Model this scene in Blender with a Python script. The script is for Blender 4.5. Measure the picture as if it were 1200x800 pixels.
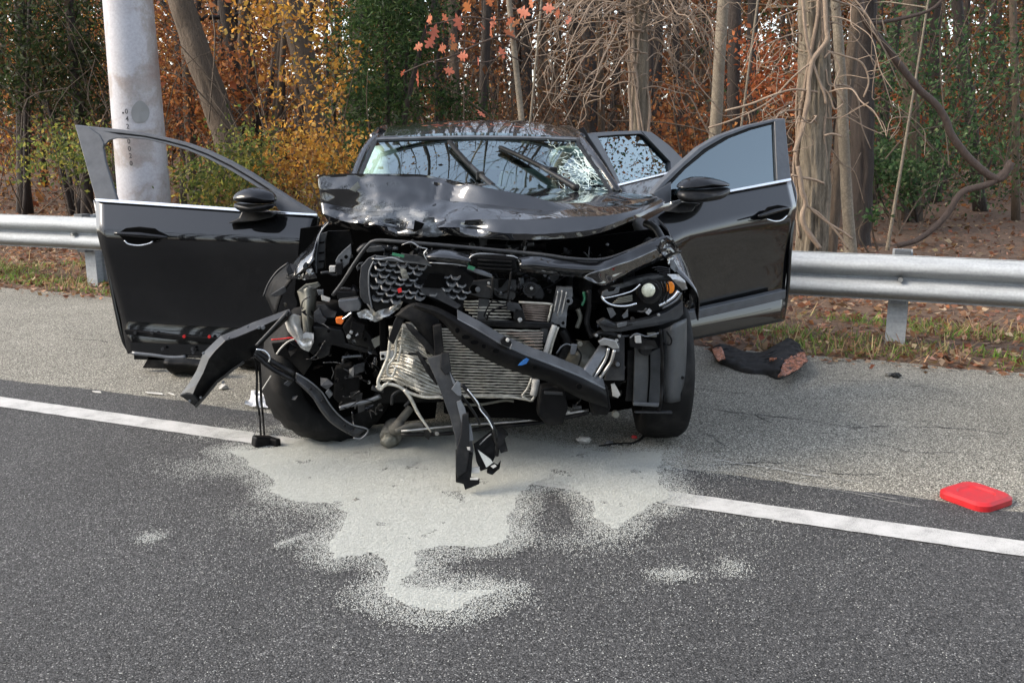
import bpy, bmesh, math, random
import numpy as np
from mathutils import Vector, Matrix, noise as mnoise
R = math.radians
random.seed(7); rng = np.random.default_rng(7)
SC = bpy.context.scene
COL = SC.collection
for o in list(bpy.data.objects): bpy.data.objects.remove(o)

# ------------------------------------------------------------------ camera
FPX, HC, PITCH = 1120.0, 1.45, math.atan(252/1120)
cd = bpy.data.cameras.new('camera'); cam = bpy.data.objects.new('camera', cd); COL.objects.link(cam)
cd.sensor_width = 36; cd.lens = 36*FPX/1200; cd.clip_start = .05; cd.clip_end = 2000
cam.location = (0, 0, HC); cam.rotation_euler = (R(90)-PITCH, 0, 0)
SC.camera = cam

# ------------------------------------------------------------------ sky, sun, exposure
SUN_EL, SUN_AZ = R(36), R(262)          # azimuth clockwise from +Y: to the left, veiled
W = bpy.data.worlds.new('World'); SC.world = W; W.use_nodes = True
nt = W.node_tree; nt.nodes.clear()
sky = nt.nodes.new('ShaderNodeTexSky'); sky.sky_type = 'NISHITA'; sky.sun_disc = False
sky.sun_elevation = SUN_EL; sky.sun_rotation = SUN_AZ; sky.air_density = 1.0; sky.dust_density = 1.6; sky.ozone_density = 1.0
hs = nt.nodes.new('ShaderNodeHueSaturation'); hs.inputs['Saturation'].default_value = .5
bg = nt.nodes.new('ShaderNodeBackground'); bg.inputs['Strength'].default_value = .15
wo = nt.nodes.new('ShaderNodeOutputWorld')
nt.links.new(sky.outputs[0], hs.inputs['Color']); nt.links.new(hs.outputs[0], bg.inputs[0]); nt.links.new(bg.outputs[0], wo.inputs[0])
sd = bpy.data.lights.new('sun', 'SUN'); sun = bpy.data.objects.new('sun', sd); COL.objects.link(sun)
sd.energy = 1.3; sd.angle = R(25); sd.color = (1, .86, .68)
sdir = Vector((math.sin(SUN_AZ)*math.cos(SUN_EL), math.cos(SUN_AZ)*math.cos(SUN_EL), math.sin(SUN_EL)))
sun.rotation_euler = (-sdir).to_track_quat('-Z', 'Y').to_euler()
SC.view_settings.view_transform = 'Standard'; SC.view_settings.look = 'None'
SC.view_settings.gamma = 1; SC.view_settings.use_curve_mapping = False
SC.view_settings.exposure = 1.72
SC.render.engine = 'CYCLES'
SC.cycles.max_bounces = 6; SC.cycles.transparent_max_bounces = 16; SC.cycles.caustics_reflective = False
SC.cycles.use_denoising = True

# ------------------------------------------------------------------ geometry of the place
CF = Vector((0, math.cos(PITCH), -math.sin(PITCH))); CU = Vector((0, math.sin(PITCH), math.cos(PITCH))); CR = Vector((1, 0, 0))
def ray(px, py): return CF + CR*((px-600)/FPX) - CU*((py-400)/FPX)
def hitz(px, py, z=0.):
    d = ray(px, py); t = (z-HC)/d.z
    return Vector((d.x*t, d.y*t, z))
def atD(px, py, D):                      # point at horizontal depth D
    d = ray(px, py); t = D/d.y
    return Vector((d.x*t, D, HC+d.z*t))
P0 = hitz(73, 481.5); P1 = hitz(1127, 633)
E_ = (P1-P0).normalized(); N_ = Vector((-E_.y, E_.x, 0))       # along the road, and away from it towards the woods
def S_of(p): return (p.x-P0.x)*N_.x + (p.y-P0.y)*N_.y
def T_of(p): return (p.x-P0.x)*E_.x + (p.y-P0.y)*E_.y
def gz_s(s):
    if s < 1: return 0.
    if s < 4: return -.022*(s-1)
    return -.066 + .012*(s-4)
def XY(t, s): return Vector((P0.x+E_.x*t+N_.x*s, P0.y+E_.y*t+N_.y*s, 0))
def G(px, py):                           # pixel -> ground point
    z = 0.
    for _ in range(4):
        p = hitz(px, py, z); z = gz_s(S_of(p))
    p.z = z
    return p
def gzp(x, y): return gz_s((x-P0.x)*N_.x + (y-P0.y)*N_.y)

# ------------------------------------------------------------------ object helpers
def tag(o, label=None, cat=None, group=None, kind=None):
    if label: o['label'] = label
    if cat: o['category'] = cat
    if group: o['group'] = group
    if kind: o['kind'] = kind
    return o
def link(name, me, mat=None, parent=None):
    o = bpy.data.objects.new(name, me); COL.objects.link(o)
    if mat:
        me.materials.clear(); me.materials.append(mat)
    if parent: o.parent = parent
    return o
def empty(name, loc=(0, 0, 0), rz=0):
    o = bpy.data.objects.new(name, None); COL.objects.link(o); o.location = loc; o.rotation_euler = (0, 0, rz); o.empty_display_size = .1
    return o
def mesh(name, vs, fs, mat=None, parent=None, smooth=False, recalc=True):
    me = bpy.data.meshes.new(name); me.from_pydata([tuple(v) for v in vs], [], fs)
    if recalc:
        bm = bmesh.new(); bm.from_mesh(me); bmesh.ops.recalc_face_normals(bm, faces=bm.faces); bm.to_mesh(me); bm.free()
    if smooth: me.polygons.foreach_set('use_smooth', [True]*len(me.polygons))
    me.update()
    return link(name, me, mat, parent)
def prism(vs, off):
    n = len(vs); off = Vector(off)
    V = [Vector(v) for v in vs] + [Vector(v)+off for v in vs]
    F = [list(range(n)), list(range(2*n-1, n-1, -1))] + [[i, (i+1) % n, n+(i+1) % n, n+i] for i in range(n)]
    return V, F
def boxvf(c, s, M=None):
    V = []
    for x in (-.5, .5):
        for y in (-.5, .5):
            for z in (-.5, .5):
                p = Vector((x*s[0], y*s[1], z*s[2]))
                if M: p = M @ p
                V.append(p+Vector(c))
    F = [[0, 1, 3, 2], [4, 6, 7, 5], [0, 4, 5, 1], [2, 3, 7, 6], [0, 2, 6, 4], [1, 5, 7, 3]]
    return V, F
def bevel(o, w=.004, seg=2):
    m = o.modifiers.new('b', 'BEVEL'); m.width = w; m.segments = seg; m.limit_method = 'ANGLE'; m.angle_limit = R(40)
    return o
def box(name, c, s, mat, parent=None, rot=None, bw=.006):
    M = None
    if rot: M = Matrix.Rotation(rot[2], 3, 'Z') @ Matrix.Rotation(rot[1], 3, 'Y') @ Matrix.Rotation(rot[0], 3, 'X')
    o = mesh(name, *boxvf(c, s, M), mat, parent)
    if bw: bevel(o, bw)
    return o
def spline(pts, k=6):
    P = [np.array(p, float) for p in pts]
    if len(P) < 3: return [P[0]+(P[-1]-P[0])*t for t in np.linspace(0, 1, k+1)]
    P = [2*P[0]-P[1]] + P + [2*P[-1]-P[-2]]
    out = []
    for i in range(1, len(P)-2):
        a, b, c, d = P[i-1:i+3]
        for t in np.linspace(0, 1, k, endpoint=False):
            out.append(.5*((2*b)+(c-a)*t+(2*a-5*b+4*c-d)*t*t+(3*b-a-3*c+d)*t**3))
    out.append(P[-2])
    return out
def tubevf(pts, r, seg=8, cap=True, base=0, flat=1.0):
    P = [Vector(p) for p in pts]; n = len(P)
    rr = r if hasattr(r, '__len__') else [r]*n
    V = []; F = []
    up = None
    for i, p in enumerate(P):
        d = (P[min(i+1, n-1)]-P[max(i-1, 0)]).normalized()
        if up is None:
            up = Vector((0, 0, 1)) if abs(d.z) < .9 else Vector((1, 0, 0))
        a = d.cross(up)
        if a.length < 1e-6: a = d.orthogonal()
        a.normalize(); b = a.cross(d).normalized(); up = b
        for k in range(seg):
            t = 2*math.pi*k/seg
            V.append(p + a*(math.cos(t)*rr[i]) + b*(math.sin(t)*rr[i]*flat))
    for i in range(n-1):
        for k in range(seg):
            q = i*seg; k2 = (k+1) % seg
            F.append([base+q+k, base+q+k2, base+q+seg+k2, base+q+seg+k])
    if cap:
        F.append([base+k for k in range(seg-1, -1, -1)]); F.append([base+(n-1)*seg+k for k in range(seg)])
    return V, F
def tube(name, pts, r, mat, parent=None, seg=8, sm=True, k=6, flat=1.0):
    p = spline(pts, k) if sm else pts
    if hasattr(r, '__len__'): r = list(np.interp(np.linspace(0, 1, len(p)), np.linspace(0, 1, len(r)), r))
    return mesh(name, *tubevf(p, r, seg, flat=flat), mat, parent, smooth=True)
def multi(name, parts, mat, parent=None, smooth=False):
    V = []; F = []
    for v, f in parts:
        b = len(V); V += v; F += [[i+b for i in q] for q in f]
    return mesh(name, V, F, mat, parent, smooth)
def discvf(c, nrm, r, seg=16, thick=.004, ry=None):
    nrm = Vector(nrm).normalized(); a = nrm.orthogonal().normalized(); 
    if abs(nrm.z) < .9: a = Vector((0, 0, 1)).cross(nrm).normalized()
    b = nrm.cross(a)
    pts = [Vector(c)+a*math.cos(2*math.pi*k/seg)*r+b*math.sin(2*math.pi*k/seg)*(ry or r) for k in range(seg)]
    return prism(pts, -nrm*thick)
def gridvf(rows, k=4):                   # rows of control points -> smooth sheet
    A = [spline(r, k) for r in rows]; n = len(A[0])
    C = [spline([a[j] for a in A], k) for j in range(n)]
    m = len(C[0]); V = [Vector(C[j][i]) for i in range(m) for j in range(n)]
    F = [[i*n+j, i*n+j+1, (i+1)*n+j+1, (i+1)*n+j] for i in range(m-1) for j in range(n-1)]
    return V, F
def sheet(name, rows, mat, parent=None, k=4, t=.006, fn=None, smooth=True, recalc=True):
    V, F = gridvf(rows, k)
    if fn: V = [fn(v) for v in V]
    o = mesh(name, V, F, mat, parent, smooth, recalc)
    if t:
        m = o.modifiers.new('s', 'SOLIDIFY'); m.thickness = t; m.offset = -1
    return o
def face_to(o, p=None):
    p = CAML if p is None else p
    me = o.data; acc = sum((f.normal.dot(p-f.center)*f.area for f in me.polygons), 0.)
    if acc < 0: me.flip_normals()
    return o
def strip(name, A, B, off, mat, parent=None, bw=0):
    off = Vector(off); n = len(A); A = [Vector(a) for a in A]; B = [Vector(b) for b in B]
    V = A+B+[a+off for a in A]+[b+off for b in B]; F = []
    for i in range(n-1):
        F += [[i, i+1, n+i+1, n+i], [2*n+i, 3*n+i, 3*n+i+1, 2*n+i+1], [i, 2*n+i, 2*n+i+1, i+1], [n+i, n+i+1, 3*n+i+1, 3*n+i]]
    F += [[0, n, 3*n, 2*n], [n-1, 3*n-1, 4*n-1, 2*n-1]]
    o = mesh(name, V, F, mat, parent)
    if bw: bevel(o, bw)
    return o
def fast_mesh(name, V, quads, mat, parent=None, col=None):
    me = bpy.data.meshes.new(name); n = len(V); q = len(quads)
    me.vertices.add(n); me.vertices.foreach_set('co', np.asarray(V, np.float32).ravel())
    me.loops.add(q*4); me.loops.foreach_set('vertex_index', np.asarray(quads, np.int32).ravel())
    me.polygons.add(q); me.polygons.foreach_set('loop_start', np.arange(0, q*4, 4, dtype=np.int32))
    me.update(calc_edges=True)
    if col is not None:
        a = me.attributes.new('tint', 'FLOAT_COLOR', 'POINT')
        c = np.ones((n, 4), np.float32); c[:, :3] = col; a.data.foreach_set('color', c.ravel())
    return link(name, me, mat, parent)
def leaves(name, C, size, col, mat, parent=None, aspect=.55, flat=0.):
    """rhombic folded leaves: centres C (n,3), size (n,), col (n,3)"""
    n = len(C); C = np.asarray(C); size = np.broadcast_to(size, (n,))
    a = rng.normal(size=(n, 3)); a[:, 2] *= (1-flat*.9); a /= np.linalg.norm(a, axis=1)[:, None]
    b = rng.normal(size=(n, 3)); b[:, 2] *= (1-flat*.9); b -= a*(a*b).sum(1)[:, None]; b /= np.linalg.norm(b, axis=1)[:, None]
    nn = np.cross(a, b); s = size[:, None]
    V = np.stack([C-a*s*.5, C+b*s*.5*aspect+nn*s*.12, C+a*s*.5, C-b*s*.5*aspect+nn*s*.12], 1).reshape(-1, 3)
    Q = np.arange(n*4).reshape(n, 4)
    return fast_mesh(name, V, Q, mat, parent, np.repeat(col, 4, 0))
def pick(pal, n, jit=.25):
    pal = np.array(pal); w = pal[:, 3]/pal[:, 3].sum()
    c = pal[rng.choice(len(pal), n, p=w), :3]
    return np.clip(c*(1+rng.normal(0, jit, (n, 1)))*(1+rng.normal(0, .06, (n, 3))), .004, .9)

# ------------------------------------------------------------------ materials
def mat(name):
    m = bpy.data.materials.new(name); m.use_nodes = True
    return m, m.node_tree, m.node_tree.nodes['Principled BSDF']
def N(nt, t, **kw):
    n = nt.nodes.new('ShaderNode'+t)
    for k, v in kw.items():
        if k in n.inputs: n.inputs[k].default_value = v
        else: setattr(n, k, v)
    return n
def ramp(nt, src, stops):
    r = nt.nodes.new('ShaderNodeValToRGB'); e = r.color_ramp.elements
    while len(e) > 1: e.remove(e[-1])
    e[0].position = stops[0][0]; e[0].color = (*stops[0][1], 1)
    for p, c in stops[1:]:
        x = e.new(p); x.color = (*c, 1)
    nt.links.new(src, r.inputs[0]); return r
def mixc(nt, fac, a, b, mode='MIX'):
    m = nt.nodes.new('ShaderNodeMix'); m.data_type = 'RGBA'; m.blend_type = mode
    for s, v in ((m.inputs[0], fac), (m.inputs[6], a), (m.inputs[7], b)):
        if hasattr(v, 'is_linked') or hasattr(v, 'links'): nt.links.new(v, s)
        elif isinstance(v, (int, float)): s.default_value = v
        else: s.default_value = (*v, 1)
    return m.outputs[2]
def obco(nt): return N(nt, 'TexCoord').outputs['Object']
def bump(nt, bs, h, st=.3, dist=.01):
    b = N(nt, 'Bump', Strength=st, Distance=dist); nt.links.new(h, b.inputs['Height']); nt.links.new(b.outputs[0], bs.inputs['Normal']); return b
def simple(name, col, rough=.5, metal=0., coat=0., vary=.25, scale=18., dirt=None, dirt_amt=.35, bst=.0, spec=.5):
    m, nt, bs = mat(name); co = obco(nt)
    nz = N(nt, 'TexNoise', Scale=scale, Detail=6., Roughness=.65); nt.links.new(co, nz.inputs['Vector'])
    lo = tuple(c*(1-vary) for c in col); hi = tuple(min(1, c*(1+vary)) for c in col)
    c = ramp(nt, nz.outputs['Fac'], [(.3, lo), (.7, hi)]).outputs[0]
    if dirt:
        n2 = N(nt, 'TexNoise', Scale=scale*.33, Detail=8., Roughness=.7); nt.links.new(co, n2.inputs['Vector'])
        f = ramp(nt, n2.outputs['Fac'], [(.48, (0, 0, 0)), (.75, (dirt_amt,)*3)]).outputs[0]
        c = mixc(nt, f, c, dirt)
    nt.links.new(c, bs.inputs['Base Color'])
    rr = N(nt, 'MapRange'); nt.links.new(nz.outputs['Fac'], rr.inputs[0])
    rr.inputs[3].default_value = max(.02, rough*.75); rr.inputs[4].default_value = min(1, rough*1.3)
    nt.links.new(rr.outputs[0], bs.inputs['Roughness'])
    bs.inputs['Metallic'].default_value = metal; bs.inputs['Specular IOR Level'].default_value = spec
    bs.inputs['Coat Weight'].default_value = coat; bs.inputs['Coat Roughness'].default_value = .03
    if bst: bump(nt, bs, nz.outputs['Fac'], bst, .004)
    return m
M = {}
def paint(name, wear=False):
    m, nt, bs = mat(name); co = obco(nt)
    nz = N(nt, 'TexNoise', Scale=3., Detail=8., Roughness=.7); nt.links.new(co, nz.inputs['Vector'])
    dust = ramp(nt, nz.outputs['Fac'], [(.5, (.003, .0032, .0038)), (.9, (.011, .0107, .0103))]).outputs[0]
    c = dust
    bs.inputs['Coat Weight'].default_value = 1.; bs.inputs['Coat Roughness'].default_value = .025; bs.inputs['Coat IOR'].default_value = 1.6; bs.inputs['Specular IOR Level'].default_value = .08
    bs.inputs['Roughness'].default_value = .3
    if wear:
        bs.inputs['Coat IOR'].default_value = 1.95
        at = N(nt, 'Attribute', attribute_name='wear')
        n2 = N(nt, 'TexNoise', Scale=75., Detail=9., Roughness=.8, Distortion=2.5); nt.links.new(co, n2.inputs['Vector'])
        mp = N(nt, 'Mapping'); mp.inputs['Scale'].default_value = (9, 40, 70); mp.inputs['Rotation'].default_value = (0, .25, 0); nt.links.new(co, mp.inputs[0])
        n3 = N(nt, 'TexNoise', Scale=1.5, Detail=6., Roughness=.7); nt.links.new(mp.outputs[0], n3.inputs['Vector'])
        av = N(nt, 'Math', operation='ADD'); nt.links.new(n2.outputs['Fac'], av.inputs[0]); nt.links.new(n3.outputs['Fac'], av.inputs[1])
        th = N(nt, 'Math', operation='MULTIPLY_ADD'); nt.links.new(av.outputs[0], th.inputs[0]); th.inputs[1].default_value = 1.3; th.inputs[2].default_value = -2.05
        ad = N(nt, 'Math', operation='ADD'); nt.links.new(th.outputs[0], ad.inputs[0]); nt.links.new(at.outputs['Fac'], ad.inputs[1])
        f = ramp(nt, ad.outputs[0], [(.05, (0, 0, 0)), (.25, (.5,)*3)]).outputs[0]
        c = mixc(nt, f, c, (.22, .235, .25)); nt.links.new(c, bs.inputs['Base Color'])
        iv = N(nt, 'Math', operation='SUBTRACT', use_clamp=True); iv.inputs[0].default_value = 1.; nt.links.new(f, iv.inputs[1]); nt.links.new(iv.outputs[0], bs.inputs['Coat Weight'])
        bump(nt, bs, ad.outputs[0], .35, .003)
    nt.links.new(c, bs.inputs['Base Color'])
    return m
M['paint'] = paint('black_paint'); M['hood'] = paint('scraped_black_paint', True)
M['frame'] = simple('satin_dark_grey', (.055, .06, .068), .38, dirt=(.12, .11, .10), dirt_amt=.2)
M['plastic'] = simple('black_plastic', (.006, .006, .0065), .36, spec=.22, vary=.4, scale=30, dirt=(.09, .085, .075), dirt_amt=.4, bst=.15)
M['plastic_m'] = simple('matte_black_plastic', (.004, .004, .0043), .5, spec=.12, vary=.4, scale=25, dirt=(.05, .047, .04), dirt_amt=.35, bst=.2)
M['gloss'] = simple('gloss_black_plastic', (.005, .005, .006), .08, spec=.4, dirt=(.10, .10, .10), dirt_amt=.15)
M['greyp'] = simple('grey_plastic', (.026, .027, .029), .42, spec=.3, dirt=(.15, .145, .13), dirt_amt=.4, bst=.1)
M['greyl'] = simple('light_grey_metal', (.13, .137, .145), .4, metal=.5, dirt=(.05, .045, .04), dirt_amt=.6, bst=.1)
M['steel'] = simple('bare_steel', (.42, .42, .41), .34, metal=.9, vary=.3, dirt=(.08, .07, .06), dirt_amt=.6, bst=.15)
M['alu'] = simple('dusty_aluminium', (.50, .48, .42), .45, metal=.55, vary=.35, scale=40, dirt=(.16, .14, .11), dirt_amt=.55, bst=.2)
M['alub'] = simple('brown_radiator_fin', (.26, .21, .18), .5, metal=.4, vary=.3)
M['fin'] = simple('pale_grille_fin', (.11, .115, .12), .35, dirt=(.03, .03, .03), dirt_amt=.5)  # fins in a paler grey than the grille backing
M['olive'] = simple('olive_grey_casting', (.13, .13, .11), .5, metal=.3, dirt=(.3, .28, .22), dirt_amt=.5, bst=.2)
M['liner'] = simple('dusty_liner_plastic', (.055, .058, .060), .5, spec=.3, dirt=(.12, .115, .10), dirt_amt=.5, bst=.1)
M['chrome'] = simple('bright_trim', (.72, .74, .76), .18, metal=.85, vary=.08)
M['white'] = simple('white_plastic', (.42, .41, .38), .5, dirt=(.25, .23, .2), dirt_amt=.4)
M['rubber'] = simple('tyre_rubber', (.010, .010, .010), .68, spec=.15, vary=.3, dirt=(.07, .065, .06), dirt_amt=.4, bst=.1)
M['cavity_shade'] = simple('cavity_shade_black', (.003, .003, .003), .9, spec=.03)  # near-black colour stands in for shade in holes, gaps and recesses
M['orange'] = simple('orange_plastic', (.75, .16, .02), .35)
M['amber'] = simple('amber_lens', (.8, .22, .01), .15, coat=1)
M['redp'] = simple('red_plastic', (.55, .02, .02), .35)
M['green'] = simple('green_tape', (.03, .16, .08), .4)
M['blue'] = simple('blue_paint_mark', (.02, .12, .35), .5)
M['lens'] = simple('frosted_lens', (.62, .62, .48), .12, coat=1, vary=.3, scale=60)
M['bag'] = simple('airbag_fabric', (.55, .66, .60), .8, scale=9, bst=.2)
M['seat'] = simple('dark_seat_fabric', (.02, .02, .022), .8)
M['paper'] = simple('white_paper', (.7, .7, .7), .6, vary=.1)
M['ylw'] = simple('yellow_sticker', (.75, .6, .05), .5)
M['tealp'] = simple('pale_sticker', (.45, .68, .66), .5, vary=.1)
M['boot'] = simple('dusty_rubber_boot', (.12, .115, .10), .8, dirt=(.3, .29, .26), dirt_amt=.6, bst=.3)
M['cloth'] = simple('black_fabric', (.011, .011, .0115), .7, spec=.3, vary=.4, bst=.2)
M['char'] = simple('stencil_black', (.02, .02, .025), .6)
M['conered'] = simple('red_cone_plastic', (.42, .008, .012), .5, vary=.2, dirt=(.12, .03, .03), dirt_amt=.6)
def glassm(name, tint, ior=1.55, dirt=0.):
    m, nt, bs = mat(name); nt.nodes.remove(bs); out = nt.nodes['Material Output']
    tr = N(nt, 'BsdfTransparent'); tr.inputs[0].default_value = (*tint, 1)
    gl = N(nt, 'BsdfGlossy'); gl.inputs['Roughness'].default_value = .01; gl.inputs[0].default_value = (.80, .95, 1, 1)
    fr = N(nt, 'Fresnel', IOR=ior)
    mx = N(nt, 'MixShader'); nt.links.new(fr.outputs[0], mx.inputs[0]); nt.links.new(tr.outputs[0], mx.inputs[1]); nt.links.new(gl.outputs[0], mx.inputs[2])
    nt.links.new(mx.outputs[0], out.inputs[0])
    return m
M['glass'] = glassm('green_tinted_glass', (.50, .62, .58), 3.0)
M['sglass'] = glassm('door_glass', (.60, .68, .68), 2.7)
M['crack'] = simple('crazed_glass', (.62, .74, .70), .5)
def leafm():
    m, nt, bs = mat('leaf'); at = N(nt, 'Attribute', attribute_name='tint')
    nt.links.new(at.outputs['Color'], bs.inputs['Base Color']); bs.inputs['Roughness'].default_value = .6; bs.inputs['Specular IOR Level'].default_value = .25
    tl = N(nt, 'BsdfTranslucent'); nt.links.new(at.outputs['Color'], tl.inputs[0])
    mx = N(nt, 'MixShader'); mx.inputs[0].default_value = .48
    nt.links.new(bs.outputs[0], mx.inputs[1]); nt.links.new(tl.outputs[0], mx.inputs[2]); nt.links.new(mx.outputs[0], nt.nodes['Material Output'].inputs[0])
    return m
M['leaf'] = leafm()
def bark(name, a, b, sc=(30, 30, 4), bs_=.7):
    m, nt, bs = mat(name); co = obco(nt); mp = N(nt, 'Mapping'); mp.inputs['Scale'].default_value = sc; nt.links.new(co, mp.inputs[0])
    nz = N(nt, 'TexNoise', Scale=1., Detail=8., Roughness=.7, Distortion=.6); nt.links.new(mp.outputs[0], nz.inputs['Vector'])
    n2 = N(nt, 'TexNoise', Scale=1.7, Detail=3.); nt.links.new(co, n2.inputs['Vector'])
    c = ramp(nt, nz.outputs['Fac'], [(.33, a), (.62, b)]).outputs[0]
    mp2 = N(nt, 'Mapping'); mp2.inputs['Scale'].default_value = (sc[0]*.7, sc[1]*.7, sc[2]*.9); nt.links.new(co, mp2.inputs[0])
    dn = N(nt, 'TexNoise', Scale=3., Detail=3.); nt.links.new(co, dn.inputs['Vector']); ds_ = mixc(nt, .12, mp2.outputs[0], dn.outputs['Color'], 'ADD')
    v2 = N(nt, 'TexVoronoi', feature='DISTANCE_TO_EDGE'); nt.links.new(ds_, v2.inputs['Vector'])
    cr_ = ramp(nt, v2.outputs['Distance'], [(0., (.35,)*3), (.16, (1, 1, 1))]).outputs[0]; c = mixc(nt, .75, c, cr_, 'MULTIPLY')
    c2 = mixc(nt, n2.outputs['Fac'], c, tuple(x*.55 for x in b), 'MIX'); nt.links.new(c2, bs.inputs['Base Color'])
    bs.inputs['Roughness'].default_value = .85; bump(nt, bs, nz.outputs['Fac'], bs_, .03)
    return m
M['bark'] = bark('grey_brown_bark', (.045, .032, .022), (.16, .115, .078), (34, 34, 9), 1.)
M['barkd'] = bark('dark_bark', (.016, .012, .010), (.060, .043, .034), (34, 34, 9), 1.)
M['barkl'] = bark('pale_tan_bark', (.055, .043, .030), (.36, .30, .22), (26, 26, 3.2), 1.)
M['barkg'] = bark('smooth_grey_bark', (.14, .115, .085), (.30, .25, .185), (8, 8, 6), .2)
M['vine'] = bark('pale_vine_bark', (.20, .14, .10), (.46, .345, .25), (40, 40, 20), .4)
M['vined'] = bark('brown_vine_bark', (.04, .028, .022), (.13, .09, .07), (30, 30, 12), .5)

def asphalt(name, lo, hi, spk, tint, spk_pos=.80, scale=120.):
    m, nt, bs = mat(name); co = obco(nt)
    vo = N(nt, 'TexVoronoi', Scale=scale, Randomness=1.); nt.links.new(co, vo.inputs['Vector'])
    sp = N(nt, 'SeparateColor'); nt.links.new(vo.outputs['Color'], sp.inputs[0])
    c = ramp(nt, sp.outputs[0], [(0., tuple(x*.35 for x in lo)), (.09, tuple(x*.5 for x in lo)), (.13, lo), (spk_pos-.12, hi), (spk_pos+.02, hi), (spk_pos+.1, spk), (1., tuple(min(1, x*1.35) for x in spk))]).outputs[0]
    gap = ramp(nt, vo.outputs['Distance'], [(.35, (1, 1, 1)), (.75, (.35, .35, .35))]).outputs[0]
    c = mixc(nt, 1., c, gap, 'MULTIPLY')
    n1 = N(nt, 'TexNoise', Scale=.8, Detail=9., Roughness=.72, Distortion=.4); nt.links.new(co, n1.inputs['Vector'])
    bl = ramp(nt, n1.outputs['Fac'], [(.3, tuple(t*.78 for t in tint)), (.7, tuple(t*1.18 for t in tint))]).outputs[0]
    c = mixc(nt, 1., c, bl, 'MULTIPLY')
    n2 = N(nt, 'TexNoise', Scale=420., Detail=3., Roughness=.6); nt.links.new(co, n2.inputs['Vector'])
    g2 = ramp(nt, n2.outputs['Fac'], [(.3, (.6,)*3), (.7, (1.35,)*3)]).outputs[0]
    c = mixc(nt, 1., c, g2, 'MULTIPLY')
    nt.links.new(c, bs.inputs['Base Color']); bs.inputs['Roughness'].default_value = .8; bs.inputs['Specular IOR Level'].default_value = .35
    ad = N(nt, 'Math', operation='SUBTRACT'); nt.links.new(n2.outputs['Fac'], ad.inputs[0]); nt.links.new(vo.outputs['Distance'], ad.inputs[1])
    bump(nt, bs, ad.outputs[0], .8, .006)
    return m
M['road'] = asphalt('dark_asphalt', (.042, .042, .0425), (.105, .104, .104), (.25, .247, .24), (1, 1, 1.0), .86, 215)
M['shoulder'] = asphalt('old_pale_asphalt', (.17, .163, .141), (.365, .348, .302), (.58, .56, .50), (1, .985, .94), .78, 190)
def linem():
    m, nt, bs = mat('worn_road_paint'); co = obco(nt)
    n1 = N(nt, 'TexNoise', Scale=260., Detail=4., Roughness=.7); nt.links.new(co, n1.inputs['Vector'])
    n2 = N(nt, 'TexNoise', Scale=9., Detail=6., Roughness=.7); nt.links.new(co, n2.inputs['Vector'])
    a = N(nt, 'Math', operation='MULTIPLY_ADD'); nt.links.new(n2.outputs['Fac'], a.inputs[0]); a.inputs[1].default_value = .8; nt.links.new(n1.outputs['Fac'], a.inputs[2])
    c = ramp(nt, a.outputs[0], [(.70, (.20, .20, .19)), (.90, (.42, .415, .40)), (1.0, (.46, .455, .44))]).outputs[0]
    nt.links.new(c, bs.inputs['Base Color']); bs.inputs['Roughness'].default_value = .7; bump(nt, bs, n1.outputs['Fac'], .5, .003)
    return m
M['line'] = linem()
def soilm(name, cols, sc=9.):
    m, nt, bs = mat(name); co = obco(nt)
    v = N(nt, 'TexVoronoi', Scale=sc*2.4, Randomness=1.); nt.links.new(co, v.inputs['Vector'])
    n1 = N(nt, 'TexNoise', Scale=sc, Detail=9., Roughness=.75, Distortion=1.); nt.links.new(co, n1.inputs['Vector'])
    sp = N(nt, 'SeparateColor'); nt.links.new(v.outputs['Color'], sp.inputs[0])
    a = N(nt, 'Math', operation='MULTIPLY_ADD'); nt.links.new(sp.outputs[0], a.inputs[0]); a.inputs[1].default_value = .5; nt.links.new(n1.outputs['Fac'], a.inputs[2])
    k = len(cols); c = ramp(nt, a.outputs[0], [(.3+.8*i/(k-1)*.9, cols[i]) for i in range(k)]).outputs[0]
    nt.links.new(c, bs.inputs['Base Color']); bs.inputs['Roughness'].default_value = .95; bump(nt, bs, a.outputs[0], .8, .03)
    return m
M['litter'] = soilm('leaf_covered_soil', [(.022, .016, .011), (.065, .038, .023), (.13, .078, .048), (.085, .052, .033)])
M['powder'] = simple('pale_absorbent_powder', (.45, .46, .425), .95, vary=.28, scale=330, bst=.4)
def galv():
    m, nt, bs = mat('galvanised_steel'); co = obco(nt)
    mp = N(nt, 'Mapping'); mp.inputs['Scale'].default_value = (1.2, 1.2, 14); nt.links.new(co, mp.inputs[0])
    n1 = N(nt, 'TexNoise', Scale=2.5, Detail=7., Roughness=.7); nt.links.new(mp.outputs[0], n1.inputs['Vector'])
    n2 = N(nt, 'TexNoise', Scale=60., Detail=3.); nt.links.new(co, n2.inputs['Vector'])
    c = ramp(nt, n1.outputs['Fac'], [(.3, (.26, .275, .285)), (.7, (.41, .43, .44))]).outputs[0]
    g = ramp(nt, n2.outputs['Fac'], [(.3, (.88,)*3), (.7, (1.1,)*3)]).outputs[0]
    c = mixc(nt, 1., c, g, 'MULTIPLY'); nt.links.new(c, bs.inputs['Base Color'])
    bs.inputs['Metallic'].default_value = .12; bs.inputs['Roughness'].default_value = .72; bs.inputs['Specular IOR Level'].default_value = .3; bump(nt, bs, n2.outputs['Fac'], .08, .003)
    return m
M['galv'] = galv()
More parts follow.
